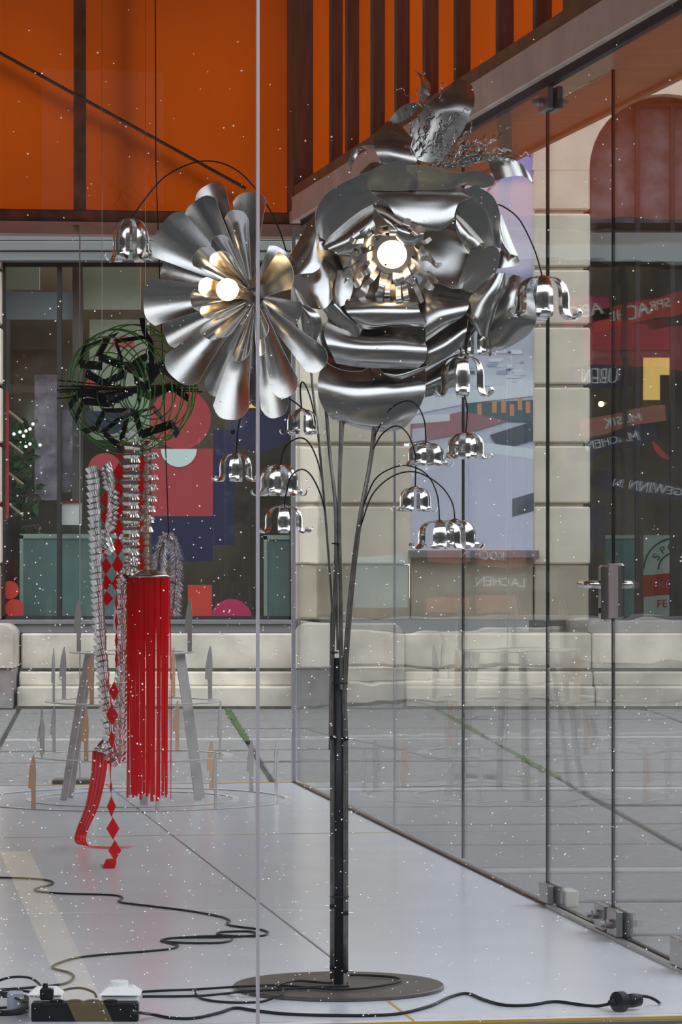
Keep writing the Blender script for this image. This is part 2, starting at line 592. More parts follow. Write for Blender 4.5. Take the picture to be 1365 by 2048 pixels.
for o in ob[1:-1]:
    mk('glazing_joint', *wbox(-TH - .001, .001, o - .003, o + .003, .015, Z_HEAD - .02), 'seal_light', wb)
mk('corner_edge', *wbox(-.012, .012, -.020, -.002, .0, Z_HEAD - .02), 'frame_metal', wb)
wl = thing('wall_left', W(4, O_LEFT, 0), 'left glass wall of the pavilion, beyond the frame', None, kind='structure')
for k in range(5):
    mk('glass_pane', *wbox(k * 1.7 + .003, (k + 1) * 1.7 - .01, O_LEFT - TH, O_LEFT, .015, Z_HEAD - .02), 'glass', wl)
wf = thing('wall_front', W(S_FRONT, -3, 0), 'front glass wall of the pavilion facing the street, dotted with rain', None, kind='structure')
def o_front(px):
    best = min(np.linspace(-6, .2, 6201), key=lambda o: abs((lambda p: CX + FPX * p[0] / p[1])(W(S_FRONT, o, 0)) - px))
    return float(best)
oj = o_front(515.5)
of = [O_LEFT, oj - 2.9, oj, .012]
for a, b in zip(of[:-1], of[1:]):
    mk('glass_pane', *wbox(S_FRONT, S_FRONT + TH, a + .004, b - .004, .010, Z_HEAD - .02), 'glass', wf)
for o in of[1:-1]:
    mk('glazing_joint', *wbox(S_FRONT - .004, S_FRONT + TH + .004, o - .0038, o + .0038, .0, Z_HEAD - .02), 'frame_metal', wf)

# ---- upper band: timber header, studs and translucent orange panels
Z_TOP = 4.35
hd = thing('trim_2', W(4, 0, Z_HEAD), 'brown timber header and studs carrying orange panels above the right glass wall', None, kind='structure')
mk('header_beam', *wbox(-.1, S_FRONT + .2, -.03, .05, Z_HEAD, Z_HEAD + .125, .004), 'header_wood', hd)
mk('track', *wbox(.2, S_FRONT, -.006, .018, Z_HEAD - .03, Z_HEAD), 'seal', hd)
mk('sole_plate', *wbox(-.1, S_FRONT + .2, -.02, .10, Z_HEAD + .125, Z_HEAD + .175), 'plate_wood', hd)
mk('soffit_board', *wbox(-.5, S_FRONT + .4, .05, .42, Z_HEAD + .01, Z_HEAD + .05), 'soffit_ply', hd)
mk('soffit_edge', *wbox(-.5, S_FRONT + .4, .42, .445, Z_HEAD - .005, Z_HEAD + .09), 'soffit_ply', hd)
stud_px = [640, 672, 722, 770, 826, 888, 972, 1046, 1136, 1236, 1345]
for i, px in enumerate(stud_px):
    s = s_at(px + 12)
    mk('stud', *wbox(s - .03, s + .03, .02, .075, Z_HEAD + .175, Z_TOP, .004), 'stud_wood', hd)
edges = [-.35] + [s_at(px + 12) for px in stud_px[0:]] + [S_FRONT + .1]
for a, b in zip(edges[:-1], edges[1:]):
    mk('orange_panel', *wbox(a + .004, b - .004, .08, .092, Z_HEAD + .175, Z_TOP), 'orange_panel', hd)
for px, ln in ((1180, .32), (1270, .18)):
    s = s_at(px)
    mk('timber_offcut', *wbox(s - ln, s + ln, -.015, .02, Z_HEAD + .175, Z_HEAD + .215), 'plate_wood', hd)
mk('cable_tie', *wbox(s_at(1150) - .05, s_at(1150) + .05, .012, .145, 3.24, 3.252), 'seal', hd)
tb = thing('trim_3', W(0, -3, Z_HEAD), 'orange translucent panels with a rusty frame above the rear glass wall', None, kind='structure')
mk('bottom_rail', *wbox(-.10, -.02, O_LEFT - .1, .02, Z_HEAD - .005, Z_HEAD + .055, .005), 'beam_rust', tb)
mk('ledge', *wbox(-.16, .0, O_LEFT - .1, .05, Z_HEAD - .065, Z_HEAD - .005), 'ledge_pink', tb)
ost = [-5.6, -4.3, -2.75, o_front(0) * 0 - 1.055]
for o in ost:
    mk('rail_post', *wbox(-.09, -.03, o - .028, o + .028, Z_HEAD + .05, Z_TOP), 'beam_rust', tb)
eb = [O_LEFT] + ost + [.06]
for a, b in zip(eb[:-1], eb[1:]):
    mk('orange_panel', *wbox(-.118, -.106, a + .003, b - .003, Z_HEAD + .05, Z_TOP), 'orange_panel', tb)
mk('corner_post', *wbox(-.10, .08, -.03, .075, Z_HEAD + .05, Z_TOP, .006), 'stud_wood', tb)
pa, pb = P(-120, 40, 17.42), P(492, 377, 17.45)
mk('diagonal_brace', *tube([pa, pb], .009, 6, 1), 'rust', tb)
def on_s(px, py, s_):                  # the point of a pixel on a plane parallel to the rear wall
    d = 17.5
    for _ in range(4):
        d += ((P(px, py, d)[:2] - CB) @ EE - s_) * .99
    return P(px, py, d)
mk('outer_brace', *tube([on_s(-120, 65, -.15), on_s(480, 400, -.15)], .016, 6, 1), 'rust', tb)
mk('outer_post', *tube([on_s(247, -120, -.16), on_s(247, 430, -.16)], .022, 6, 1), 'rust', tb)
tl = thing('trim_4', W(4, O_LEFT, Z_HEAD), 'orange panel band above the left glass wall, beyond the frame', None, kind='structure')
for k in range(6):
    mk('orange_panel', *wbox(-.1 + k * 1.45, 1.34 + k * 1.45, O_LEFT - .12, O_LEFT - .108, Z_HEAD, Z_TOP), 'orange_panel', tl)
tf = thing('trim_5', W(S_FRONT, -3, Z_HEAD), 'dark timber board band above the front glass, beyond the frame', None, kind='structure')
for k in range(4):
    mk('timber_panel', *wbox(S_FRONT + .02, S_FRONT + .032, O_LEFT + k * 1.52, O_LEFT + 1.515 + k * 1.52, Z_HEAD, Z_TOP), 'stud_wood', tf)
mk('ceiling', *wbox(-.6, S_FRONT + .5, O_LEFT - .4, .45, Z_TOP, Z_TOP + .15), 'roof_ply', kind='structure')['label'] = 'flat timber roof of the pavilion, above the frame'

# ---- patch fittings on the right wall
def fitting(s, z, length, h, label, bolts=()):
    t = thing('glass_clamp', W(s, 0, z), label, 'clamp', 'metal clamps on the right glass wall')
    mk('inner_plate', *wbox(s - length / 2, s + length / 2, -.022, -.0015, z, z + h, .003), 'fitting', t)
    mk('outer_plate', *wbox(s - length / 2, s + length / 2, TH + .0015, TH + .022, z, z + h, .003), 'fitting', t)
    for (ds, dz) in bolts:
        c = np.array(W(s + ds, -.022, z + dz))
        mk('bolt', *lathe(c, [(.014, 0), (.014, .018), (.010, .022), (.010, .035)], 12, (-NN[0], -NN[1], 0)), 'fitting', t)
    return t
sA = s_at(1100)
t = fitting(sA, .012, .14, .062, 'small grey metal clamp at the foot of the hinge side of the glass door')
mk('door_stop', *wbox(sA - .05, sA + .06, .04, .085, .0, .055, .004), 'stone_pale', t)
fitting(s_at(1212), .013, .13, .078, 'dark grey clamp with round bolt at the foot of the glass door', [(-.01, .045)])
fitting(s_at(1238), .013, .13, .078, 'dark grey clamp with lock bolt, nearer one of the touching pair', [(.0, .035)])
fitting(s_at(1369), .013, .16, .080, 'grey metal clamp cut by the right edge of the photo')
fitting(s_at(1100), Z_HEAD - .115, .14, .075, 'small grey metal clamp at the top of the hinge side of the glass door', [(.0, .03)])

lk = thing('door_lock', W(s_at(1225), 0, 1.0), 'stainless steel door lock with lever handles on the glass door', 'door handle')
sL = s_at(1225)
mk('inner_plate', *wbox(sL - .055, sL - .004, -.032, -.0015, .962, 1.135, .007), 'chrome', lk)
mk('edge_case', *wbox(sL - .002, sL + .014, -.014, TH + .008, .972, 1.140, .002), 'rose_metal', lk)
mk('outer_plate', *wbox(sL - .055, sL - .004, TH + .0015, TH + .034, .968, 1.142, .009), 'chrome', lk)
lz = 1.075
a0 = np.array(W(sL - .028, -.030, lz))
mk('lever', *tube([a0, np.array(W(sL - .028, -.060, lz)), np.array(W(sL - .036, -.068, lz)), np.array(W(sL - .05, -.070, lz)), np.array(W(sL - .13, -.070, lz))], 0.0118, 12, 5), 'chrome', lk, True)
mk('rosette', *lathe(a0, [(.013, 0), (.013, .006)], 16, (-NN[0], -NN[1], 0)), 'chrome', lk)
a0 = np.array(W(sL - .028, TH + .032, lz))
mk('lever', *tube([a0, np.array(W(sL - .028, TH + .05, lz)), np.array(W(sL - .036, TH + .055, lz)), np.array(W(sL - .05, TH + .056, lz)), np.array(W(sL - .13, TH + .056, lz))], 0.0118, 12, 5), 'chrome', lk, True)
mk('key_cylinder', *lathe(np.array(W(sL - .028, -.031, .995)), [(.008, 0), (.008, .006)], 12, (-NN[0], -NN[1], 0)), 'dark_steel', lk)

# ================================================================== SQUARE
gz = -.10
gr = mk('ground', *box(-60, 60, -60, 70, gz - .30, gz - .02), 'joint_soil', kind='structure')
gr['label'] = 'dark soil bed under the paving of the square'
pv = thing('paving', (0, 22, gz), 'grey stone slab paving of the square', None, kind='structure')
ang = math.radians(3.6)
eu, ev = np.array((math.sin(ang), -math.cos(ang))), np.array((math.cos(ang), math.sin(ang)))
p0 = np.array((-.88, 27.25))
slab_protos = {}
def slab(u0, u1, v0, v1, m, hz):
    g = .016
    key = (round(u1 - u0, 3), round(v1 - v0, 3), m)
    c = p0 + eu * (u0 + u1) / 2 + ev * (v0 + v1) / 2
    if key not in slab_protos:
        du, dv = (u1 - u0) / 2 - g * 2.4, (v1 - v0) / 2 - g
        v, f = bbox(-du, du, -dv, dv, -.06, 0, .006)
        me = bpy.data.meshes.new('paving_slab')
        me.from_pydata(v.tolist(), [], [list(q) for q in f])
        me.materials.append(MATS[m])
        slab_protos[key] = me
    o = bpy.data.objects.new('paving_slab', slab_protos[key])
    COL.objects.link(o)
    o.parent = pv
    o.location = (c[0] - ORG[pv][0], c[1] - ORG[pv][1], hz)
    o.rotation_euler = (0, 0, math.atan2(eu[1], eu[0]))
u = .0
row = 0
while u < 19.5:
    pale = row % 5 == 4
    h = .24 if pale else 1.05
    for c in range(-5, 6):
        slab(u, u + h, c * 1.55, (c + 1) * 1.55, 'slab_pale' if pale else 'slab', R.uniform(-.004, .004))
    u += h
    row += 1
for a, b, c in ((0, .0, 4.6), (1, 1.0, 4.0), (1, 5.5, 8.0)):
    q0, q1 = p0 + eu * b + ev * (a * 1.55), p0 + eu * c + ev * (a * 1.55)
    w2 = ev * .035
    n = 60
    V, Fc = [], []
    for i in range(n):
        q = q0 + (q1 - q0) * i / (n - 1)
        k = R.uniform(.3, 1.1)
        for sgn in (-1, 1): V.append((q[0] + sgn * w2[0] * k, q[1] + sgn * w2[1] * k, gz + .001))
        V.append((q[0], q[1], gz + .012 * R.uniform(.4, 1)))
        if i:
            b_ = 3 * i
            Fc += [(b_ - 3, b_, b_ + 2, b_ - 1), (b_ - 1, b_ + 2, b_ + 1, b_ - 2)]
    mk('moss_tuft', V, Fc, 'moss', pv, kind='stuff')
street = mk('street', *box(-60, 60, -60, 8.2, gz - .02, gz - .001), 'ground', kind='structure')
street['label'] = 'grey street in front of the pavilion, beyond the frame'
tagset(mk('block', *bbox(FX(480) * .62 - .0, FX(480) * .62 + .23, 17.95, 18.1, gz, gz + .085, .006), 'block_brown'), 'small brown stone block lying on the square behind the glass', 'block')
bb = ORG[bpy.data.objects['block']]
bpy.data.objects['block'].location = tuple(P(152, 1566, 18.1)[:2]) + (gz,)

# ================================================================== FACADE ACROSS THE SQUARE
fa = thing('building', (0, FY, gz), 'pale stone building with shop windows across the square', 'building', kind='structure')
zj = [FZ(y) for y in (1130, 1008, 887, 770, 650, 535, 422, 310, 193)] + [FZ(76), FZ(-40)]
def pier(x0, x1, notch=0):
    for k in range(len(zj) - 1):
        mk('stone_block', *bbox(x0 + R.uniform(-.004, .004), x1 + R.uniform(-.004, .004), FY, FY + .35, zj[k] + .008, zj[k + 1] - .020, .012), 'stone', fa)
    mk('pier_core', *box(x0 + .03, x1 - .05, FY + .03, FY + .4, FZ(1130), zj[-1]), 'stone_dark', fa)
    mk('base_stone', *bbox(x0 + .01, x1 - .01, FY + .02, FY + .35, FZ(1241), FZ(1130), .01), 'stone_dark', fa)
XP = [(-9.3, -8.4), (-7.6, -6.77), (-3.43, FX(1)), (FX(584), FX(822)), (FX(1068), FX(1181)), (3.05, 4.4)]
for a, b in XP: pier(a, b)
mk('upper_wall', *box(-11, 6, FY, FY + .5, zj[-1], 9.5), 'stone', fa)
# blue window: sill, apron
mk('apron_stone', *bbox(FX(822), FX(1068), FY + .06, FY + .35, FZ(1241), FZ(1116), .008), 'stone_dark', fa)
mk('window_sill', *bbox(FX(822) - .02, FX(1068) + .04, FY - .05, FY + .20, FZ(1116), FZ(1100), .006), 'sill_zinc', fa)
# arch head over the right window
xc, rad, zs = 2.47, .58, FZ(340)
arc = [(xc - rad * math.cos(a), zs + rad * math.sin(a)) for a in np.linspace(0, PI, 19)]
for k in range(0, 18):
    (xa, za), (xb, zb) = arc[k], arc[k + 1]
    f1 = 1.0
    quad = [(xa, za), (xb, zb), (xc + (xb - xc) * 1.75, zs + (zb - zs) * 1.75), (xc + (xa - xc) * 1.75, zs + (za - zs) * 1.75)]
    mk('arch_stone', *prism(quad[::-1], FY - .002, FY + .30), 'stone', fa)
# shop interiors, windows with mullions and flat prints
def shopwin(x0, x1, z0, z1, name, mull, lab):
    t = thing(name, ((x0 + x1) / 2, FY + .2, z0), lab, None, kind='structure')
    mk('glass_pane', *box(x0, x1, FY + .20, FY + .208, z0, z1), 'glass_shop', t)
    mk('frame', *join(box(x0, x1, FY + .17, FY + .24, z0, z0 + .03), box(x0, x0 + .02, FY + .17, FY + .24, z0, z1), box(x1 - .02, x1, FY + .17, FY + .24, z0, z1), box(x0, x1, FY + .17, FY + .24, z1 - .03, z1)), 'mullion', t)
    for mx in mull:
        mk('mullion', *box(mx - .017, mx + .017, FY + .16, FY + .25, z0, z1), 'mullion', t)
    mk('back_wall', *box(x0 - .4, x1 + .4, FY + 1.25, FY + 1.3, z0 - .6, z1 + .4), 'shop_dark', t)
    mk('side_wall', *join(box(x0 - .1, x0 - .02, FY + .3, FY + 1.24, z0, z1 + .4), box(x1 + .02, x1 + .1, FY + .3, FY + 1.24, z0, z1 + .4)), 'shop_grey', t)
    return t
zw0, zw1 = FZ(1241), FZ(522)
w1 = shopwin(FX(1), FX(584), zw0, zw1, 'window_1', [FX(115)], 'wide shop window behind the hoop sculpture with red and navy shapes')
mk('lintel', *join(*[bbox(FX(-4), FX(586), FY - .02 - .02 * (k % 2), FY + .25, FZ(522 - k * 20), FZ(502 - k * 20) - .004, .006) for k in range(3)]), 'moulding', w1)
mk('wall_above', *box(FX(-4), FX(586), FY + .02, FY + .4, FZ(463), zj[-1]), 'stone', w1)
mk('sill', *join(bbox(FX(-2), FX(590), FY - .03, FY + .3, FZ(1266), FZ(1248), .004), bbox(FX(-2), FX(590), FY - .06, FY + .3, FZ(1248), FZ(1240), .003)), 'sill_zinc', w1)
def pd(px, y): return (px - CX) / FPX * y
def pz(py, y): return EYE - (py - HY) / FPX * y
YG = FY + .196
def rect(px0, py0, px1, py1, m, t, y=YG, th=.003, name='print'):
    return mk(name, *box(pd(px0, y), pd(px1, y), y - th, y, pz(py1, y), pz(py0, y)), m, t)
def disc(px, py, rx, m, t, a0=0, a1=360, y=YG - .002, ry=None, name='print'):
    ry = ry or rx
    pts = [(pd(px + rx * math.cos(math.radians(a)), y), pz(py - ry * math.sin(math.radians(a)), y)) for a in np.linspace(a0, a1, 33 if a1 - a0 < 360 else 37)[:(None if a1 - a0 < 360 else -1)]]
    return mk(name, *prism(pts, y - .003, y), m, t)
disc(361, 838, 61, 'print_red', w1)
disc(215, 822, 47, 'print_navy', w1, 180, 360)
rect(303, 897, 426, 1032, 'print_red', w1)
disc(358, 898, 36, 'print_mint', w1, 180, 360, YG - .005)
rect(303, 1033, 426, 1122, 'print_navy', w1)
rect(376, 1170, 424, 1240, 'print_scarlet', w1)
disc(463, 1240, 42, 'print_crimson', w1, 0, 180)
disc(20, 1180, 18, 'print_scarlet', w1)
disc(29, 1217, 19, 'print_scarlet', w1)
rect(0, 790, 18, 1032, 'print_red', w1)
disc(9, 790, 9, 'print_red', w1, 0, 180)
disc(9, 1032, 9, 'print_red', w1, 180, 360)
rect(462, 822, 580, 868, 'print_navy', w1)
disc(521, 868, 58, 'print_navy', w1, 180, 360, ry=34)
disc(186, 772, 16, 'print_red', w1, 0, 180)
rect(170, 772, 202, 800, 'print_red', w1)
disc(246, 695, 24, 'print_red', w1, 0, 180)
rect(427, 860, 470, 1090, 'print_navy', w1, name='print')
disc(210, 940, 34, 'print_red', w1, 0, 180)
yi = FY + .62
rect(168, 512, 282, 620, 'mint_reflection', w1, yi, .05, 'inner_or_reflection_panel')  # pale mint reflections in the shop glass, painted as flat panels
rect(0, 505, 80, 580, 'mint_reflection', w1, yi, .05, 'inner_or_reflection_panel')
rect(0, 585, 145, 640, 'paper_blue', w1, yi, .05, 'inner_or_reflection_panel')
rect(146, 520, 166, 1100, 'shop_grey', w1, yi - .1, .05, 'inner_or_reflection_panel')
rect(70, 750, 118, 1000, 'print_lilac', w1, yi, .04, 'inner_or_reflection_panel')
rect(120, 820, 162, 985, 'print_lilac', w1, yi + .1, .04, 'inner_or_reflection_panel')
rect(180, 640, 300, 880, 'mint_reflection', w1, yi + .3, .05, 'inner_or_reflection_panel')
rect(0, 640, 120, 700, 'shop_grey', w1, yi + .5, .05, 'inner_or_reflection_panel')
yj = FY + .45
for (a, b, c, d) in ((40, 1070, 116, 1236), (117, 1070, 262, 1236), (528, 1072, 581, 1236), (-30, 1076, 9, 1236)):
    rect(a, b, c, d, 'shop_teal', w1, yj, .03, 'counter_panel')
    rect(a, b - 2, c, b + 7, 'mint_trim', w1, yj - .012, .03, 'counter_edge')
    rect(a, b, a + 7, d, 'mint_trim', w1, yj - .012, .03, 'counter_edge')
rect(124, 1005, 164, 1050, 'print_white', w1, yi - .3, .1, 'paper_stack')
rect(124, 1001, 164, 1006, 'print_red', w1, yi - .32, .1, 'paper_stack')
for (px, py) in ((28, 868), (40, 864), (52, 862), (60, 858), (47, 872), (52, 893), (60, 888), (80, 890), (66, 848)):
    mk('display_light', *sphere(P(px, py, yi - .25), .012, 5), 'lamp_cool', w1)
for (px, py, r) in ((500, 862, .032), (490, 866, .022), (484, 877, .012), (491, 876, .012), (500, 886, .011), (468, 876, .010)):
    mk('display_light', *sphere(P(px, py, yi - .25), r, 6), 'lamp_cool', w1)
rect(489, 788, 515, 816, 'lamp_warm', w1, yi + .6, .02, 'lit_panel')
pl = thing('plant', P(45, 1040, yi), 'green leafy plant on a rack inside the wide shop window', 'plant')
lv = []
for k in range(130):
    c = P(R.uniform(18, 72), R.uniform(840, 1025), yi + R.uniform(-.15, .15))
    a, ln = R.uniform(0, 2 * PI), R.uniform(.05, .10)
    d1 = np.array((math.cos(a), R.uniform(-.5, .5), math.sin(a)))
    d2 = np.cross(d1, (R.uniform(-1, 1), 1, .3))
    d2 = d2 / np.linalg.norm(d2)
    lv.append(([c, c + d1 * ln * .5 + d2 * ln * .25, c + d1 * ln, c + d1 * ln * .5 - d2 * ln * .25, c + d1 * ln * .5 + np.array((0, .008, .008))], [(0, 1, 4), (1, 2, 4), (2, 3, 4), (3, 0, 4)]))
mk('leaves', *join(*lv), 'plant_green', pl, kind='stuff')
for k in range(4):
    mk('shelf', *tube([P(17, 822 + k * 62, yi - .2), P(46, 845 + k * 62, yi - .2)], .012, 6, 1), 'wood_bead', pl)

# reflection of sky and town painted on flat sheets in the middle window
w2 = thing('window_2', ((FX(822) + FX(1068)) / 2, FY + .2, FZ(1100)), 'tall window with a painted reflection of lilac sky and hillside town', None, kind='structure')
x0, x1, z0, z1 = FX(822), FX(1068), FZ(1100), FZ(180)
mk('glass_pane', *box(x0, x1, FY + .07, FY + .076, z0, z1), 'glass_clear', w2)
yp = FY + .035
mk('reflection_sheet', *box(x0 - .01, x1 + .01, yp, yp + .02, z0, z1), 'reflection_dusk', w2)
def refl_poly(pts, m, dy=.004):
    mk('reflected_shape', *prism([(pd(a, yp), pz(b, yp)) for a, b in pts][::-1], yp - dy, yp - dy + .003), m, w2)
mat('refl_roof', (.78, .87, .95), .6); mat('refl_wall', (.70, .72, .88), .6); mat('refl_dark', (.10, .12, .16), .6)
mat('refl_red', (.42, .20, .23), .6); mat('refl_glow', (.75, .33, .20), .6); mat('refl_snow', (.84, .92, .98), .6); mat('refl_green', (.10, .17, .19), .6); mat('refl_blue', (.36, .48, .68), .6)
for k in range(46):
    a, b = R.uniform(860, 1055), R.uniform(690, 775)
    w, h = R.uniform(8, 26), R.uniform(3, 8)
    refl_poly([(a, b), (a + w, b), (a + w, b + h), (a, b + h)], R.choice(['refl_roof', 'refl_wall', 'refl_blue', 'refl_snow', 'refl_dark']), .0045 + .00003 * k)
refl_poly([(822, 800), (1068, 760), (1068, 792), (940, 806), (822, 830)], 'refl_snow', .008)
refl_poly([(930, 806), (1068, 800), (1068, 845), (940, 840)], 'refl_green', .009)
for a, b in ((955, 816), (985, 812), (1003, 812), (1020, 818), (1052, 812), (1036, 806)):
    refl_poly([(a, b - 9), (a + 9, b - 9), (a + 9, b + 14), (a, b + 14)], 'refl_glow', .0105)
refl_poly([(822, 850), (925, 822), (1015, 842), (950, 862), (822, 886)], 'refl_red', .011)
refl_poly([(822, 832), (900, 828), (900, 842), (822, 848)], 'refl_snow', .0115)
refl_poly([(825, 858), (850, 855), (850, 880), (825, 884)], 'refl_wall', .012)
refl_poly([(980, 870), (1060, 845), (1068, 850), (1068, 880), (1000, 900)], 'refl_dark', .0115)
refl_poly([(822, 930), (930, 885), (1068, 905), (1068, 950), (1068, 1100), (822, 1100)], 'refl_wall', .0125)
refl_poly([(822, 925), (930, 880), (1068, 898), (1068, 918), (930, 900), (822, 960)], 'refl_snow', .0135)
refl_poly([(1025, 998), (1068, 985), (1068, 1022), (1025, 1034)], 'refl_dark', .014)
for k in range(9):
    refl_poly([(930 + k * 9, 428 - k * 9), (937 + k * 9, 424 - k * 9), (938 + k * 9, 418 - k * 9), (931 + k * 9, 421 - k * 9)], 'refl_red', .006)

# arched window at the right with posters
w3 = shopwin(FX(1181), 3.02, zw0, FZ(200), 'window_3', [FX(1280), FX(1345) + .02], 'arched shop window at the right with posters behind the glass')
mk('sill', *bbox(FX(1181), 3.05, FY - .06, FY + .3, FZ(1266), FZ(1241), .005), 'sill_zinc', w3)
mk('arch_panel', *box(FX(1181), 3.02, FY + .25, FY + .3, FZ(440), FZ(190)), 'print_lilac', w3)
mk('transom', *box(FX(1181), 3.02, FY + .15, FY + .28, FZ(520), FZ(462)), 'moulding', w3)
rect(1287, 714, 1349, 750, 'lamp_warm', w3, yi, .03, 'lit_panel')
rect(1287, 750, 1320, 800, 'lamp_warm', w3, yi, .03, 'lit_panel')
mk('display_light', *sphere(P(1203, 808, yi - .2), .022, 6), 'lamp_spot', w3)
rect(1181, 690, 1360, 716, 'shop_grey', w3, yi, .03, 'inner_or_reflection_panel')
disc(1300, 715, 52, 'shop_grey', w3, 0, 180, yi - .03)
rect(1181, 640, 1352, 700, 'print_red', w3, FY + .6, .03, 'inner_or_reflection_panel')
disc(1345, 880, 40, 'print_red', w3, 180, 270, YG)
for (a, b, c, d) in ((1211, 1070, 1278, 1238), (1288, 1070, 1349, 1150)):
    rect(a, b, c, d, 'shop_teal', w3, yj, .03, 'counter_panel')
    rect(a, b, c, b + 7, 'mint_trim', w3, yj - .012, .03, 'counter_edge')
def arcpoly(px, py, r0, r1, a0, a1, m, t, y):
    A = np.radians(np.linspace(a0, a1, 25))
    pts = [(pd(px + r1 * math.cos(a), y), pz(py - r1 * math.sin(a), y)) for a in A] + [(pd(px + r0 * math.cos(a), y), pz(py - r0 * math.sin(a), y)) for a in A[::-1]]
    mk('print', *prism(pts, y - .003, y), m, t)
ypr = FY + .4
rect(1288, 1075, 1349, 1150, 'print_mint', w3, ypr + .004, .004)
arcpoly(1352, 1140, 62, 65, 95, 178, 'print_black', w3, ypr - .002)
arcpoly(1352, 1140, 33, 36, 95, 178, 'print_black', w3, ypr - .002)
for ch, a in (('S', 146), ('P', 122), ('O', 99)):
    q = (1352 + 46 * math.cos(math.radians(a)), 1140 - 46 * math.sin(math.radians(a)))
    letters(ch, P(q[0], q[1], ypr - .004), .085, 'print_black', w3, (PI / 2, math.radians(-(a - 90)), 0))
qd = [(1286, 1152), (1349, 1145), (1349, 1187), (1286, 1194)]
mk('print', *prism([(pd(a, ypr), pz(b, ypr)) for a, b in qd][::-1], ypr - .003, ypr), 'print_scarlet', w3)
rect(1288, 1190, 1349, 1240, 'print_mint', w3, ypr + .004, .004)
letters('KE', P(1330, 1170, ypr - .005), .085, 'print_pink', w3, (PI / 2, math.radians(-4), 0))
letters('FE', P(1325, 1208, ypr - .005), .085, 'print_scarlet', w3, (PI / 2, math.radians(-4), 0))

# windows farther left, seen mirrored in the right glass wall
def banner(t, x, z, w, h, m, text, rot=0, fm='print_white', y=YG):
    b = math.radians(rot)
    c, s = math.cos(b), math.sin(b)
    pts = [(x + a * c - d * s, z + a * s + d * c) for a, d in ((-w / 2, -h / 2), (w / 2, -h / 2), (w / 2, h / 2), (-w / 2, h / 2))]
    mk('banner', *prism(pts, y - .004, y), m, t)
    if text: letters(text, (x, y - .006, z), h * .78, fm, t, (PI / 2, -b, 0))
w4 = shopwin(-6.75, -3.45, zw0, zw1 + .1, 'window_4', [-4.76, -5.24, -6.06], 'wide shop window left of the frame with printed banners, mirrored in the right glass wall')
for t, x0, x1 in ((w4, -6.77, -3.43),):
    mk('lintel', *box(x0, x1, FY - .02, FY + .3, zw1 + .1, FZ(440)), 'moulding', t)
    mk('wall_above', *box(x0, x1, FY + .02, FY + .4, FZ(440), zj[-1]), 'stone', t)
    mk('sill', *bbox(x0, x1, FY - .06, FY + .3, FZ(1266), FZ(1241), .005), 'sill_zinc', t)
banner(w4, -5.0, .82, .95, .15, 'shop_grey', 'LACHEN', 0)
banner(w4, -4.85, 1.02, .9, .12, 'print_salmon', 'KOCHEN', 2)
banner(w4, -4.75, .63, .75, .16, 'print_salmon', None)
banner(w4, -4.0, .82, .45, .40, 'shop_teal', None)
banner(w4, -5.72, 2.98, .42, .19, 'print_crimson', 'ABC', -12)
banner(w4, -6.2, 2.98, .85, .17, 'print_scarlet', 'SPRACHE', -12)
banner(w4, -6.18, 2.70, .95, .34, 'print_red', None, y=YG + .002)
banner(w4, -5.85, 2.46, .55, .16, 'print_navy', 'ÜBEN', 0)
banner(w4, -6.05, 2.12, .75, .16, 'print_salmon', 'MUSIK', -12)
banner(w4, -5.95, 1.92, .80, .15, 'print_navy', 'MACHEN', -12, y=YG - .006)
banner(w4, -6.25, 1.56, .90, .15, 'print_navy', 'GEWINNEN', 10)
banner(w4, -5.7, 1.25, .4, .3, 'print_navy', None)
w6 = shopwin(-8.4, -7.6, zw0, zw1 + .1, 'window_6', [], 'narrow shop window to the left, beyond the frame')
# ledge and steps
st = thing('stone_steps', (0, 26.9, gz), 'weathered pale stone ledge and steps along the shop front', 'steps')
for a, b in ((-12, -9), (-9, -6.32), (-5.42, -4.4), (-4.4, -3.42), (FX(44), FX(330)), (FX(330), FX(588)), (FX(808), 1.9), (1.9, 2.97), (4.22, 6)):
    mk('ledge_stone', *bbox(a + .004, b - .004, FY - .12, FY + .3, FZ(1338), FZ(1266), .012), 'stone_pale', st)
    mk('ledge_foot', *bbox(a + .004, b - .004, FY - .08, FY + .3, FZ(1345), FZ(1333), .004), 'stone_dirty', st)
    mk('step_stone', *bbox(a + .004, b - .006, FY - .30, FY + .1, FZ(1368), FZ(1341), .010), 'stone_pale', st)
    mk('step_stone', *bbox(a + .006, b - .004, FY - .50, FY + .1, gz - .01, FZ(1368), .010), 'stone_pale', st)
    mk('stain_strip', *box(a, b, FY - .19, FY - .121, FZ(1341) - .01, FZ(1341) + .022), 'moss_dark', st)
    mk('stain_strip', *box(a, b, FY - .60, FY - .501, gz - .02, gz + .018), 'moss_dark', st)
def cheek(x0, x1, lab):
    t = thing('step_cheek', ((x0 + x1) / 2, FY - .6, gz), lab, 'stone block', 'stone cheek blocks beside the steps')
    y0, y1, zt, zm = FY - .62, FY - .005, FZ(1243) - .01, FZ(1330)
    n = 8
    rr = .09
    pts = [(x0, zm), (x1, zm)] + [(x1 - rr + rr * math.cos(a), zt - rr + rr * math.sin(a)) for a in np.linspace(0, PI / 2, n)] + [(x0 + rr - rr * math.sin(a), zt - rr + rr * math.cos(a)) for a in np.linspace(0, PI / 2, n)]
    mk('cap_stone', *prism(pts, y0, y1), 'stone_pale', t)
    mk('foot_stone', *bbox(x0 + .0, x1 - .005, y0 + .02, y1, gz, zm - .004, .008), 'stone_grey', t)
cheek(-3.4, FX(44) - .012, 'weathered pale stone block beside the steps at the left edge of the photo')
cheek(FX(590), FX(808) * .985, 'weathered pale stone block behind the lamp pole below the stone pier')
cheek(-6.3, -5.45, 'weathered pale stone block left of the frame, seen only mirrored')
cheek(3.0, 4.2, 'weathered pale stone block right of the arched window, beyond the frame')

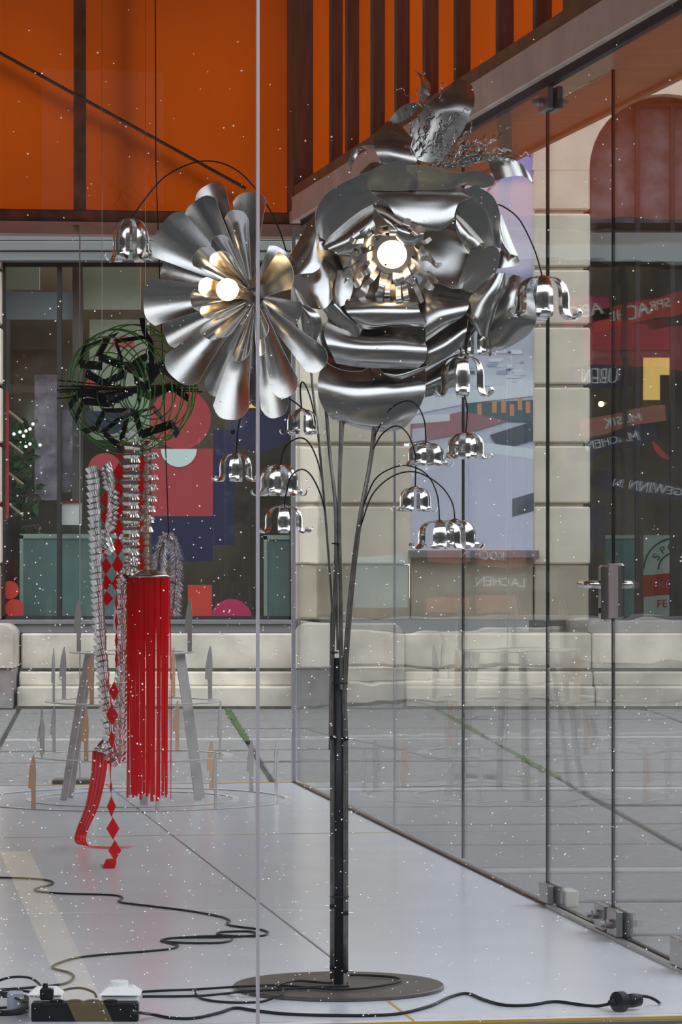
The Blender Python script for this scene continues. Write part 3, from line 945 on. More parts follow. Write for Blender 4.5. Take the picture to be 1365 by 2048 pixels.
# ================================================================== BEHIND THE CAMERA (seen mirrored in glass and steel)
bd = thing('apartment_building', (6, -24, gz), 'grey rendered apartment building across the street, behind the camera', 'building')
mk('wall', *box(-19.5, 19.5, -34, -24, gz, 18), 'brick_render', bd)
for r in range(5):
    for c in range(8):
        x = -18 + c * 5
        mk('window', *box(x, x + 1.5, -24.06, -23.98, 1.2 + r * 3.4, 3.3 + r * 3.4), 'pane_dark', bd)
for sx, lab in ((-1, 'dark block added on the left to cut sky light, beyond the frame'), (1, 'dark block added on the right to cut sky light, beyond the frame')):
    wg = thing('sky_blocker', (sx * 21, 4, gz), lab, 'building')  # unseen block added at the side to hold back sky light
    mk('wall', *box(min(sx * 20, sx * 30), max(sx * 20, sx * 30), -24, 34, gz, 8), 'brick_render', wg)  # body of the added sky blocker
    for r in range(2):
        for c in range(9):
            y = -20 + c * 6
            mk('window', *box(sx * 20 - .05, sx * 20 + .05, y, y + 1.5, 1.2 + r * 3.4, 3.3 + r * 3.4), 'pane_dark', wg)  # dark panes on the added sky blocker
mk_pts = []
for (px, py) in ((0, 1705), (60, 1705), (240, 2075), (165, 2075)):      # mirror of the pale band that shows on the front glass
    q = F(px, py, gz)
    k = (q[:2] - CB) @ EE - (S_FRONT + TH)
    mk_pts.append(tuple(q[:2] - 2 * k * EE))
V = [(x, y, gz - .001) for x, y in mk_pts] + [(x, y, gz + .004) for x, y in mk_pts]
rm = mk('trim_6', V, BOXF, 'road_yellow', kind='structure')
rm['label'] = 'pale yellow marking painted on the street, mirrored in the front glass'
tr = thing('bare_tree', (4.3, -4.6, gz), 'bare leafless street tree behind the camera, mirrored in the front glass', 'tree')
mk('trunk', *tube([(4.3, -4.6, gz), (4.32, -4.62, .8), (4.25, -4.6, 1.7), (4.3, -4.65, 2.6)], .085, 8, 4, r1=.05), 'bark', tr, True)
def branch(p, d, ln, r, lv, acc):
    q = [p]
    dd = d
    for k in range(3):
        dd = dd + np.array([R.uniform(-.35, .35) for _ in range(3)])
        dd = dd / np.linalg.norm(dd)
        q.append(q[-1] + dd * ln / 3)
    acc.append(tube(q, r, 4, 2, r1=r * .55))
    if lv:
        for k in range(3 if lv > 1 else 2):
            o = q[R.randint(1, 3)]
            e = dd + np.array([R.uniform(-.9, .9) for _ in range(3)])
            e[2] = e[2] * .6 + .1
            branch(o, e / np.linalg.norm(e), ln * R.uniform(.55, .8), r * .6, lv - 1, acc)
for k in range(7):
    acc = []
    a = k * 2 * PI / 7 + .3
    branch(np.array((4.28, -4.62, 1.5 + .16 * k)), np.array((math.cos(a), math.sin(a), .55)) / 1.14, 1.25, .030, 4, acc)
    mk('branch', *join(*acc), 'bark', tr)

# ================================================================== FLOWER LAMP
D0 = 9.74
SC_ = FPX / D0
def L(px, py, z=0): return P(px, py, D0 - z / 100.0)
lamp = thing('flower_lamp', (L(678, 1968)[0], D0, 0), 'tall steel floor lamp of big metal flowers on a dark pole with a round base', 'floor lamp')
lx = float(L(678, 1968)[0])
mk('base_plate', *lathe((lx, D0, 0), [(.283, 0), (.286, .002), (.286, .009), (.283, .011)], 72), 'base_steel', lamp, False)
mk('pole', *lathe((lx + .0, D0, .011), [(.0135, 0), (.0135, .885)], 20), 'dark_steel', lamp, True)
def px_tube(name, pts, r, m='rod_steel', parent=lamp, sub=6, n=8, zs=None):
    return mk(name, *tube([L(p[0], p[1], p[2] if len(p) > 2 else 0) for p in pts], r, n, sub), m, parent, True)
px_tube('stem', [(664, 1958, 1), (664.5, 1500, 1), (666, 1305, 1), (670, 1202, 1), (672, 1030, 0), (660, 905, -2), (650, 780, -4), (646, 720, -6), (600, 640, -9), (520, 600, -10)], .0052)
px_tube('stem', [(660, 1500, -1), (663, 1250, 0), (664, 1202, 0), (650, 1014, 0), (637, 870, 0), (626, 780, -2), (621, 735, -4), (600, 660, -9), (545, 610, -10)], .0034)
px_tube('stem', [(683, 1380, 1.5), (682, 1202, 1), (679, 1030, 0), (682, 874, -2), (684, 780, -4), (688, 700, -7), (750, 560, -9)], .0055)
px_tube('stem', [(676, 1300, 1.2), (674, 1180, 0), (676, 1080, -1), (684, 900, -3), (691, 780, -5), (696, 720, -7), (760, 580, -9)], .0036)
px_tube('stem', [(690, 1945, 1), (690, 1500, 1), (688, 1400, 1), (692, 1300, 1), (704, 1155, 0), (720, 1036, 0), (739, 936, -2), (748, 860, -3), (749, 780, -4), (744, 720, -7), (775, 580, -9)], .0060)
px_tube('stem', [(694, 1945, .3), (694, 1500, .3), (692, 1400, .3), (697, 1290, .3), (709, 1150, -1), (724, 1030, -1), (742, 930, -3), (751, 866, -3), (757, 820, -3), (764, 780, -4), (779, 748, -6), (800, 690, -9)], .0040)
px_tube('stem', [(770, 775, -4), (778, 762, -6), (800, 740, -8)], .0022)
for y, x0, x1 in ((1305, 663, 676), (1366, 663, 695), (1793, 661, 697), (1087, 666, 679)):
    c0, c1 = L(x0, y), L(x1, y)
    cc = (c0 + c1) / 2
    hw = (c1[0] - c0[0]) / 2 + .001
    ring = [cc + np.array((hw * math.cos(a), .021 * math.sin(a), 0)) for a in np.linspace(0, 2 * PI, 25)]
    mk('cable_tie', *tube(ring, .0022, 6, raw=True), 'black_plastic', lamp)
for (x, y, sgn) in ((665, 1475, -1), (692, 1477, 1), (665, 1812, -1), (692, 1826, 1), (665, 1935, -1), (692, 1942, 1)):
    c = L(x, y, 1)
    a = mk('clamp', *bbox(c[0] - .007, c[0] + .007, c[1] - .012, c[1] + .010, c[2] - .005, c[2] + .005, .001), 'black_plastic', lamp)
    mk('bolt', *tube([c - np.array((.012 * sgn, 0, 0)), c + np.array((.020 * sgn, 0, 0))], .0016, 6, 1), 'zinc', a)

# ---- curved metal sheets from a grid of control points (px, py, cm towards the street)
def sheet(name, rows, parent, m='steel', n=6, th=.0017, flat=None, tilt=0):
    if flat or tilt:
        my = sum(c[1] for r in rows for c in r) / sum(len(r) for r in rows)
        rows = [[(c[0], c[1], (flat[0] + flat[1] * c[2] if flat else c[2]) + tilt * (c[1] - my)) for c in r] for r in rows]
    A = np.array([[L(*c) for c in r] for r in rows])
    B = np.stack([crom(A[i], n) for i in range(len(A))])
    C = np.stack([crom(B[:, j], n) for j in range(B.shape[1])], 1)
    v, f, uv = gridmesh(C, th)
    return cut_edge(mk(name, v, f, m, parent, True, uv), C)
RC = L(785, 508, 5)
rose = mk('rose_head', *lathe(L(785, 520, -9), [(.02, 0), (.07, .02), (.055, .05), (.055, .09)], 24, (0, -1, -.12)), 'rod_steel', lamp, True)
ROSE = [
 [[(634, 470, 5), (632, 425, 7), (655, 386, 8), (715, 352, 8), (795, 324, 8)], [(650, 480, 0), (660, 440, 0), (690, 410, 0), (740, 385, 0), (790, 365, 2)], [(700, 500, -4), (710, 470, -4), (730, 450, -4), (760, 430, -4), (790, 420, -3)]],
 [[(726, 350, 9), (760, 332, 10), (800, 321, 10), (820, 326, 9.5), (836, 345, 9)], [(732, 365, 6), (765, 358, 7), (800, 352, 7), (820, 355, 7), (838, 362, 6)], [(738, 380, 3), (770, 382, 4), (800, 382, 4), (820, 380, 4), (836, 378, 3)]],
 [[(812, 331, 10), (860, 332, 11), (912, 345, 10), (950, 341, 9), (980, 349, 8), (991, 360, 7.5)], [(815, 350, 7), (860, 355, 7.5), (905, 360, 7.5), (945, 360, 7.5), (978, 366, 7), (989, 366, 7)], [(820, 380, 2), (860, 380, 3), (900, 378, 4), (930, 370, 5), (965, 376, 6), (984, 372, 6.5)]],
 [[(634, 452, 1), (655, 447, 1.5), (683, 452, 1)], [(637, 475, 2), (655, 472, 2.5), (674, 472, 2)], [(640, 500, 2), (655, 500, 2.5), (668, 492, 2)]],
 [[(950, 370, 5), (986, 392, 6), (1001, 430, 6), (999, 470, 6), (1001, 497, 5)], [(930, 378, 2), (955, 405, 2), (970, 435, 2), (978, 465, 2), (985, 492, 3)], [(900, 385, 0), (915, 420, -1), (930, 450, -1), (945, 478, -1), (960, 498, 0)]],
 [[(850, 465, -1), (885, 457, -1), (914, 466, -1), (940, 500, 0)], [(845, 500, -3), (885, 495, -3), (915, 500, -2.5), (941, 510, -1)], [(850, 540, -3.5), (885, 545, -3), (915, 545, -2), (937, 522, 0)], [(860, 562, -2), (885, 569, -1.5), (905, 577, -1), (925, 577, 0)]],
 [[(941, 500, 0), (985, 488, 1), (1003, 510, 2)], [(925, 545, -1), (965, 545, 1), (992, 545, 2)], [(915, 572, 0), (940, 585, 1), (962, 580, 2)]],
 [[(677, 510, -2), (690, 545, -2), (700, 600, -1)], [(705, 505, -3), (715, 540, -3), (720, 600, -2)], [(745, 500, -3), (745, 545, -4), (745, 600, -3)]],
 [[(620, 610, -5), (645, 650, -6), (690, 680, -6), (760, 690, -6)], [(628, 660, -3), (650, 700, -3), (690, 718, -3), (750, 725, -3)], [(636, 690, 0), (655, 725, 1), (690, 741, 1), (725, 742, 1)]],
 [[(850, 682, -1), (890, 655, -1), (938, 625, 0)], [(857, 705, 3), (893, 685, 3), (934, 660, 3)], [(848, 738, 2), (890, 717, 3), (926, 692, 2)]],
 [[(760, 737, 1), (800, 736, 1), (858, 720, 1)], [(768, 747, 3), (800, 750, 3.5), (854, 732, 3)], [(782, 754, 2), (805, 757, 2.5), (848, 740, 2)]],
 [[(1016, 560, -4), (1030, 550, -4), (1058, 562, -5)], [(1000, 600, -2), (1030, 590, -1), (1070, 605, -3)], [(985, 645, -1), (1025, 640, 0), (1072, 645, -2)], [(970, 690, -2), (1015, 690, -2), (1058, 668, -4)], [(968, 708, -3), (1010, 697, -4), (1040, 682, -5)]],
 [[(1003, 500, 0), (1020, 508, 1), (1036, 512, 0)], [(985, 538, 1), (1015, 535, 2), (1041, 530, 1)]],
 [[(1003, 428, 1), (1018, 468, 1), (1036, 512, 1)], [(998, 450, 3), (1007, 480, 4), (1024, 509, 4)], [(996, 470, 3), (1001, 495, 4), (1012, 507, 4)]],
 [[(985, 546, 2), (960, 573, 3), (942, 593, 3), (932, 622, 3), (938, 640, 3)], [(995, 547, 5), (975, 585, 6), (960, 615, 6), (952, 642, 6), (960, 669, 5)], [(1011, 547, 5), (1000, 580, 6), (986, 610, 6), (976, 645, 6), (972, 673, 5)], [(1018, 556, 2), (1009, 585, 3), (994, 612, 3), (984, 645, 3), (978, 669, 3)]],
 [[(572, 528, -1), (600, 478, -2), (631, 424, -3)], [(575, 541, 2.6), (608, 494, 1.2), (632, 445, -.6)], [(586, 552, 4.2), (616, 512, 2.8), (635, 466, 1.0)], [(604, 548, 4.6), (624, 525, 3.8), (633, 495, 2.2)], [(626, 546, 4.6), (638, 538, 4.2), (642, 528, 3.6)]],
 [[(665, 540, 0), (665, 580, 0), (668, 612, 0)], [(685, 540, 2), (683, 580, 2.5), (683, 613, 2.5)], [(696, 530, 2), (707, 568, 2.5), (700, 602, 3)]],
 [[(579, 551, -3), (600, 592, -3), (612, 616, -3)], [(605, 547, 1), (618, 587, 1), (628, 617, 1)], [(630, 542, 4), (633, 587, 4.5), (642, 619, 4)], [(650, 520, 4), (656, 572, 5), (654, 614, 5)], [(676, 540, 2), (665, 575, 3), (666, 598, 3)]],
 [[(579, 560, -3), (588, 605, -3), (597, 650, -3), (606, 684, -2)], [(590, 580, 0), (600, 615, 1), (606, 650, 1.5), (611, 687, 1)], [(602, 606, 1.5), (616, 630, 3), (623, 660, 3), (622, 687, 2)], [(620, 614, 2), (640, 632, 3), (643, 652, 3), (632, 685, 2)]],
 [[(645, 618, 2), (668, 645, 2), (693, 662, 2.5), (704, 679, 3)], [(668, 608, 3.5), (690, 630, 4), (710, 648, 4.5), (716, 675, 4)], [(690, 610, 1), (702, 632, 2), (718, 645, 3), (724, 659, 3)]],
 [[(840, 585, -2), (868, 568, -3), (914, 572, -3)], [(838, 612, 1), (875, 595, 2), (927, 590, 1)], [(845, 640, 4), (885, 620, 5), (939, 606, 4)], [(852, 665, 4.5), (890, 642, 5.5), (931, 627, 5)], [(852, 683, 2), (888, 657, 3), (912, 643, 4)]],
 [[(656, 638, 1), (720, 655, 0), (780, 655, 0), (816, 660, 1)], [(649, 665, 4), (720, 672, 4), (790, 672, 4), (847, 680, 3)], [(655, 690, 5.5), (720, 695, 6.5), (790, 697, 6.5), (854, 697, 5)], [(664, 707, 5), (720, 717, 6), (790, 720, 6), (852, 720, 5)], [(672, 726, 3), (720, 734, 3.5), (790, 737, 3.5), (835, 737, 3)]],
 [[(705, 560, -3), (740, 545, -4), (790, 540, -4), (834, 556, -3)], [(697, 590, 1), (740, 585, 1), (790, 585, 1), (841, 585, 1)], [(690, 611, 5), (740, 608, 6), (790, 608, 6), (837, 608, 5)], [(697, 628, 6.5), (740, 628, 7.5), (790, 628, 7.5), (841, 625, 6.5)], [(712, 643, 5.5), (745, 649, 6.5), (795, 646, 6.5), (850, 642, 5.5)], [(723, 658, 4), (755, 657, 4.5), (800, 649, 5), (854, 655, 4)]],
 [[(643, 488, 2), (674, 460, 2), (718, 425, 2), (759, 400, 1)], [(647, 493, 6), (685, 468, 6.5), (722, 440, 6.5), (748, 420, 5)], [(660, 499, 7.5), (697, 482, 8.5), (728, 460, 8.5), (747, 440, 7)], [(676, 509, 7), (705, 497, 8), (735, 477, 8), (753, 457, 7)], [(690, 512, 5.5), (712, 513, 6), (735, 496, 6), (750, 474, 6)]],
 [[(914, 424, 1), (945, 452, 1), (976, 488, 1)], [(913, 432, 4), (938, 462, 5), (963, 486, 4)], [(913, 445, 5), (930, 474, 6), (953, 495, 5)], [(913, 462, 5), (922, 482, 5.5), (941, 498, 5)]],
 [[(745, 408, 0), (775, 415, 0), (810, 433, 1), (851, 452, 1)], [(752, 420, 5), (780, 430, 5), (815, 446, 5), (850, 459, 5)], [(775, 445, 7), (795, 455, 8), (825, 464, 8), (848, 465, 7)], [(788, 465, 7), (800, 475, 8), (825, 480, 8), (845, 475, 7)], [(796, 478, 6), (808, 489, 6.5), (822, 493, 6), (839, 484, 6)]],
 [[(738, 377, 2.5), (800, 377, 2.5), (870, 377, 2.5), (925, 377, 2.5), (944, 384, 2.5)], [(752, 392, 4.5), (800, 393, 4.5), (870, 394, 4.5), (915, 394, 4.5), (943, 394, 4)], [(772, 404, 5.5), (810, 410, 5.6), (870, 412, 5.6), (905, 408, 5.6), (920, 405, 5.4)], [(784, 420, 6.3), (820, 430, 6.5), (865, 432, 6.5), (895, 428, 6.5), (911, 424, 6.3)], [(800, 438, 6.7), (830, 446, 7), (865, 452, 7), (892, 448, 7), (909, 436, 6.7)], [(838, 446, 6.7), (850, 456, 6.8), (870, 462, 6.8), (885, 460, 6.8), (905, 441, 6.6)]],
 [[(645, 725, -6), (710, 735, -7), (780, 735, -7), (851, 735, -6)], [(636, 765, -2), (705, 770, -1), (780, 765, -1), (852, 765, -2)], [(640, 800, -1), (710, 810, .5), (780, 805, .5), (848, 795, -1)], [(660, 833, -2), (715, 845, -1), (780, 845, -1), (832, 828, -2)], [(690, 848, -4), (730, 858, -3), (780, 863, -3), (812, 853, -4)]],
 [[(850, 745, -5), (900, 715, -5), (938, 700, -5)], [(850, 770, -2), (895, 750, -2), (935, 738, -3)], [(850, 795, -3), (882, 785, -3), (915, 768, -4)]],
]
# a dish of plain sheets behind the petals closes the head
for k in range(8):
    a0 = k * PI / 4
    rows = []
    for r, z in ((40, -9), (95, -7.5), (150, -6), (178, -4)):
        rows.append([(812 + r * 1.02 * math.cos(a0 + q * .46) , 535 + r * 1.12 * math.sin(a0 + q * .46), z - .25 * k % 1) for q in (-1, -.33, .33, 1)])
    sheet('petal', rows, rose, n=4)
for i, rows in enumerate(ROSE):     # the outer ones stand nearly upright, some lean back to the sky
    sheet('petal', rows, rose, flat=(2.5, .30) if i in (0, 1, 2, 4, 6) else (.3, .45) if i in (3, 5, 16, 17) else (2.6, 1) if rows[0][0][0] == 745 else None, tilt={3: .045, 5: .05, 16: .045, 17: .045, 7: .03}.get(i, 0))
LEAF = [
 [[(905, 166, -3), (922, 158, -3.5), (945, 172, -3)], [(892, 182, 1), (918, 190, 2), (950, 200, 1)], [(870, 197, 2), (900, 215, 3), (943, 222, 2)], [(845, 222, 1), (878, 240, 2), (926, 262, 1)], [(825, 262, 0), (860, 280, 1), (905, 290, 0)], [(822, 312, -1), (850, 324, 0), (885, 322, -1)]],
 [[(775, 243, -3), (790, 245, -3), (805, 254, -3)], [(752, 268, 1), (785, 266, 2), (822, 275, 1)], [(748, 288, 3), (785, 288, 4), (838, 300, 2)], [(756, 312, 3), (790, 312, 4), (834, 322, 2)], [(769, 332, 1), (790, 334, 2), (824, 336, 1)]],
 [[(827, 140, 0), (828, 141, 0)], [(838, 152, 1), (849, 153, 0)], [(842, 168, 2), (861, 172, 0)], [(841, 188, 2), (858, 191, 1)], [(838, 209, 1), (842, 211, 1)]],
 [[(840, 206, 0), (839, 212, 0)], [(817, 207, 2), (826, 230, 1)], [(797, 219, 2), (806, 242, 1)], [(780, 238, 0), (787, 247, 0)]],
 [[(701, 342, 2), (702, 343, 2)], [(698, 322, 3), (709, 322, 3)], [(708, 302, 3), (719, 305, 2)], [(725, 292, 1), (730, 298, 0)], [(748, 290, -1), (750, 298, -2)]],
 [[(976, 320, -2), (991, 362, -1)], [(1000, 315, 0), (1010, 356, 1)], [(1022, 318, 1), (1032, 352, 2)], [(1043, 328, 1), (1050, 354, 2)], [(1058, 347, 0), (1061, 361, 1)], [(1067, 366, -1), (1066, 367, -1)]],
 [[(722, 345, -5), (745, 325, -5), (770, 328, -5)], [(715, 362, -3), (745, 345, -3), (785, 340, -3)]],
]
for i, rows in enumerate(LEAF): sheet('leaf', rows, rose, flat=(.6, .6) if i < 2 else None, tilt={0: .035, 1: .05}.get(i, 0))
# curled shavings
def curl(p0, p1, amp, nw, w, m='steel_bright'):
    a, b = L(*p0), L(*p1)
    d = b - a
    ln = np.linalg.norm(d)
    d = d / ln
    up = np.array((-d[2], 0, d[0]))
    out = np.array((0, -1.0, 0))
    ph = R.uniform(0, 6)
    pts, sd = [], []
    n = nw * 4
    for i in range(n + 1):
        t = i / n
        g = amp * (.15 + .85 * t)
        pts.append(a + d * ln * t + up * g * math.sin(ph + t * nw * 2 * PI) + out * g * .6 * math.cos(ph + t * nw * 2 * PI) + np.array((0, 0, -.03 * t * t * R.uniform(.0, .4))))
        q = out + .7 * up * math.sin(ph + t * 9)
        sd.append(q)
    v, f = ribbon(pts, w, np.array(sd), .0006, 3)
    mk('curled_strip', v, f, m, rose, True)
for k in range(24):
    bx, by = R.uniform(845, 930), R.uniform(322, 338)
    a = math.radians(R.uniform(12, 34))
    ln = R.uniform(60, 135)
    curl((bx, by, R.uniform(0, 3)), (bx + ln * math.cos(a), by - ln * math.sin(a), R.uniform(-2, 6)), .004, R.randint(4, 7), R.uniform(.007, .010))
for (p, q) in (((880, 335), (1063, 303)), ((875, 330), (1022, 254)), ((870, 334), (1000, 288)), ((890, 338), (985, 308)), ((900, 336), (985, 280))):
    curl((*p, 2), (*q, 3), .004, 10, .007)
for k in range(30):
    bx, by = R.uniform(822, 895), R.uniform(312, 335)
    a = math.radians(R.uniform(45, 100))
    ln = R.uniform(40, 130)
    curl((bx, by, R.uniform(1, 3)), (bx + ln * math.cos(a), by - ln * math.sin(a), R.uniform(1, 7)), .005, R.randint(3, 5), R.uniform(.006, .009))
for (p, q) in (((845, 215), (793, 168)), ((862, 205), (845, 135)), ((880, 200), (884, 160)), ((895, 235), (950, 210)), ((860, 215), (830, 178)), ((905, 290), (950, 250))):
    curl((*p, 2), (*q, 4), .007, 3, .005)
# lamp inside the rose: flange, bulb, ring of wavy strips
AX = np.array((-.06, -.93, -.36)); AX /= np.linalg.norm(AX)
mk('flange', *lathe(RC - AX * .0, [(.055, -.02), (.055, 0), (.040, .004), (.034, -.004)], 36, AX), 'stamen', rose, False)
bo = mk('bulb', *sphere(RC - AX * .006, .033, 12), 'bulb_glass', rose, True)
bo['label'] = 'glowing warm white bulb'
mk('screw', *lathe(L(772, 529, 6.5), [(.004, 0), (.003, .003)], 10, AX), 'fitting', rose)
e1 = np.cross(AX, (0, 0, 1.0)); e1 /= np.linalg.norm(e1)
e2 = np.cross(e1, AX)
for k in range(22):
    a = 2 * PI * k / 22 + R.uniform(-.08, .08)
    rd = math.cos(a) * e1 + math.sin(a) * e2
    sd = -math.sin(a) * e1 + math.cos(a) * e2
    n = R.choice([4, 5, 6])
    ln = R.uniform(.06, .095)
    low = k % 2
    pts = [RC + rd * .050 - AX * (.004 + .012 * low)]
    for i in range(1, n + 1):
        t = i / n
        pts.append(RC + rd * (.050 + ln * t) + AX * (.020 * math.sin(i * 2.2 + a * 3) + .03 * math.sin(t * 2.6) - .012 * low) + np.array((0, 0, -.028 * t * t)))
    w = [.018 + .005 * math.sin(i * 1.9) for i in range(n + 1)]
    w[-1] = .012
    v, f = ribbon(pts, w, sd + AX * R.uniform(-.5, .5), .0007, 4)
    mk('stamen_strip', v, f, 'stamen', rose, True)

# ---- daisy head
DC = L(510, 594, 3)
DA = np.array((-.42, -.905, .06)); DA /= np.linalg.norm(DA)
daisy = mk('daisy_head', *lathe(DC - DA * .05, [(.012, 0), (.022, .02), (.026, .05), (.020, .07)], 20, DA), 'rod_steel', lamp, True)
def petal(tip, base, wpx, h, phi=.9, back=.0, w0=14, m='steel', hb=.0):
    a, c = (tip[0] - 510) / SC_, -(tip[1] - 594) / SC_
    y = (h - a * DA[0] - c * DA[2]) / DA[1]
    T = DC + np.array((a, y, c))
    a, c = (base[0] - 510) / SC_, -(base[1] - 594) / SC_
    y = (hb - a * DA[0] - c * DA[2]) / DA[1]
    B = DC + np.array((a, y, c))
    ax = T - B
    ln = np.linalg.norm(ax); ax /= ln
    nrm = DA - ax * np.dot(DA, ax); nrm /= np.linalg.norm(nrm)
    sd = np.cross(ax, nrm)
    nu, nv = 16, 11
    G = np.zeros((nu, nv, 3))
    for i in range(nu):
        t = i / (nu - 1)
        w = (w0 + (wpx - w0) * (t ** .8)) / SC_
        ph = phi * (1 - .35 * t)
        for j in range(nv):
            v = -1 + 2 * j / (nv - 1)
            tt = t * (1 - .11 * abs(v) ** 3.4 * t * t)
            r = w / 2 / ph if ph > .05 else w
            G[i, j] = B + ax * ln * tt + sd * r * math.sin(v * ph) * 1.12 + nrm * (r * (1 - math.cos(v * ph)) - back * t * t)
    v, f, uv = gridmesh(G, .0011)
    cut_edge(mk('petal', v, f, m, daisy, True, uv[:, ::-1]), G)
OUT = [((408, 366), (490, 545), 62, .03), ((388, 402), (485, 550), 66, .07), ((497, 388), (506, 552), 62, .05), ((318, 455), (478, 565), 92, .10), ((316, 528), (480, 575), 60, .03),
       ((286, 604), (480, 590), 80, .11), ((328, 672), (480, 605), 52, .06), ((350, 752), (488, 615), 78, .12), ((428, 790), (498, 625), 56, .05), ((458, 835), (503, 628), 66, .10),
       ((520, 812), (512, 628), 46, .04), ((552, 832), (518, 625), 52, .06), ((574, 790), (524, 622), 50, .09), ((640, 735), (530, 615), 50, .06), ((573, 545), (518, 590), 66, .12), ((568, 505), (520, 575), 60, .00),
       ((592, 640), (528, 600), 56, .00)]
for tp, bs, w, h in OUT: petal(tp, bs, w * 1.14, h, .85, .02)
INN = [((478, 430), (500, 560), 52, .16), ((438, 512), (497, 575), 46, .18), ((402, 580), (492, 590), 38, .20), ((412, 640), (492, 602), 38, .20), ((418, 682), (495, 610), 52, .17),
       ((448, 682), (500, 612), 40, .19), ((486, 728), (508, 618), 38, .17), ((492, 655), (508, 612), 20, .20), ((535, 682), (514, 612), 34, .18), ((528, 716), (516, 615), 22, .14),
       ((394, 508), (480, 570), 46, .13), ((438, 478), (492, 560), 40, .14), ((385, 608), (485, 595), 44, .15)]
for tp, bs, w, h in INN: petal(tp, bs, w, h, 1.0, .0, 10, 'steel_bright', .03)
bo = mk('bulb', *sphere(DC + DA * .165, .030, 12), 'bulb_glass', daisy, True)
bo['label'] = 'glowing warm white bulb'
mk('socket', *lathe(DC + DA * .03, [(.012, 0), (.016, .06), (.022, .11)], 16, DA), 'brass', daisy, True)

# ---- bell flowers on thin stems
def bell(px, py, w, h, rot, z=0, tilt=0, flare=1.0, n=6):
    c = L(px, py, z)
    w, h = w / SC_, h / SC_
    hd_ = mk('bellflower', *lathe(c + np.array((0, 0, -.002)), [(.004, .006), (.012, .003), (w * .17, 0), (w * .16, -.003)], 16), 'steel_bright', lamp, True)
    prof = [(.12, 0), (.30, -.05), (.44, -.20), (.50, -.45), (.50, -.70), (.53, -.88), (.61, -.99), (.71, -.98), (.77, -.88), (.74, -.79)]
    q = crom([(r * (1 if i < 6 else 1), zz, 0) for i, (r, zz) in enumerate(prof)], 3)
    for k in range(n):
        a0 = rot + 2 * PI * k / n
        rd = np.array((math.cos(a0), math.sin(a0), 0))
        sd = np.array((-math.sin(a0), math.cos(a0), 0))
        fl_ = R.uniform(.85, 1.15) * flare
        pts = []
        for (r, zz, _) in q:
            rr = r if r < .5 else .5 + (r - .5) * fl_
            pts.append(c + rd * rr * w + np.array((0, 0, zz * h)))
        m_ = len(pts)
        G = np.zeros((m_, 5, 3))
        for i in range(m_):
            t = i / (m_ - 1)
            ww = w * (.11 + .20 * min(1, t * 3.0)) * (1 if t < .55 else 1 - .60 * (t - .55) / .45)
            for j in range(5):
                s = -1 + j / 2
                G[i, j] = pts[i] + sd * s * ww / 2 - rd * .10 * ww * s * s
        v, f, uv = gridmesh(G, .0008)
        mk('bell_strip', v, f, 'steel_bright', hd_, True, uv)
    return hd_
BELLS = [(262, 438, 72, 84, .2, -3), (1086, 553, 108, 84, .55, 2), (952, 655, 60, 56, .9, -2), (926, 712, 88, 80, .5, 2), (604, 819, 58, 50, .1, 2), (472, 907, 66, 56, .45, -2), (559, 930, 76, 62, .3, -3),
         (568, 1012, 76, 54, .55, 2), (853, 886, 72, 46, .2, 3), (932, 866, 72, 52, .8, -2), (831, 975, 62, 48, .1, 3), (880, 1042, 88, 56, .5, 4), (911, 1040, 82, 56, .3, -2), (500, 738, 50, 44, .2, -9)]
for i, b in enumerate(BELLS): bell(*b)
ARCS = [[(575, 560, -8), (572, 500, -7), (540, 420, -6), (480, 345, -4), (410, 322, -3), (335, 350, -3), (285, 405, -3), (262, 440, -3)],
        [(985, 410, -3), (1005, 412, -1), (1040, 440, 1), (1070, 500, 2), (1086, 555, 2)],
        [(915, 690, -4), (922, 700, -1), (926, 715, 2)], [(918, 765, -2), (928, 785, -2), (935, 820, -2), (932, 868, -2)],
        [(633, 863, 0), (626, 815, 1), (615, 778, 2), (605, 764, 2), (601, 780, 2), (604, 821, 2)],
        [(633, 863, 0), (612, 825, -1), (580, 798, -2), (540, 785, -3), (505, 803, -3), (480, 840, -2), (472, 909, -2)],
        [(646, 967, 0), (635, 920, -1), (618, 885, -2), (598, 876, -3), (572, 893, -3), (559, 932, -3)],
        [(652, 1028, 0), (640, 985, 1), (622, 950, 2), (602, 939, 2), (580, 958, 2), (568, 1014, 2)],
        [(750, 872, -2), (775, 825, 0), (805, 804, 2), (830, 806, 3), (849, 840, 3), (853, 888, 3)],
        [(747, 898, -2), (765, 868, 0), (792, 852, 2), (815, 866, 3), (829, 900, 3), (832, 930, 3), (831, 977, 3)],
        [(726, 1014, 0), (750, 960, 1), (785, 936, 3), (820, 932, 4), (855, 950, 4), (875, 990, 4), (880, 1044, 4)],
        [(722, 1052, 0), (745, 990, -1), (785, 953, -2), (832, 944, -2), (880, 970, -2), (905, 1005, -2), (911, 1042, -2)]]
for a in ARCS: px_tube('bell_stem', a, .0021, 'dark_steel', sub=7, n=6)

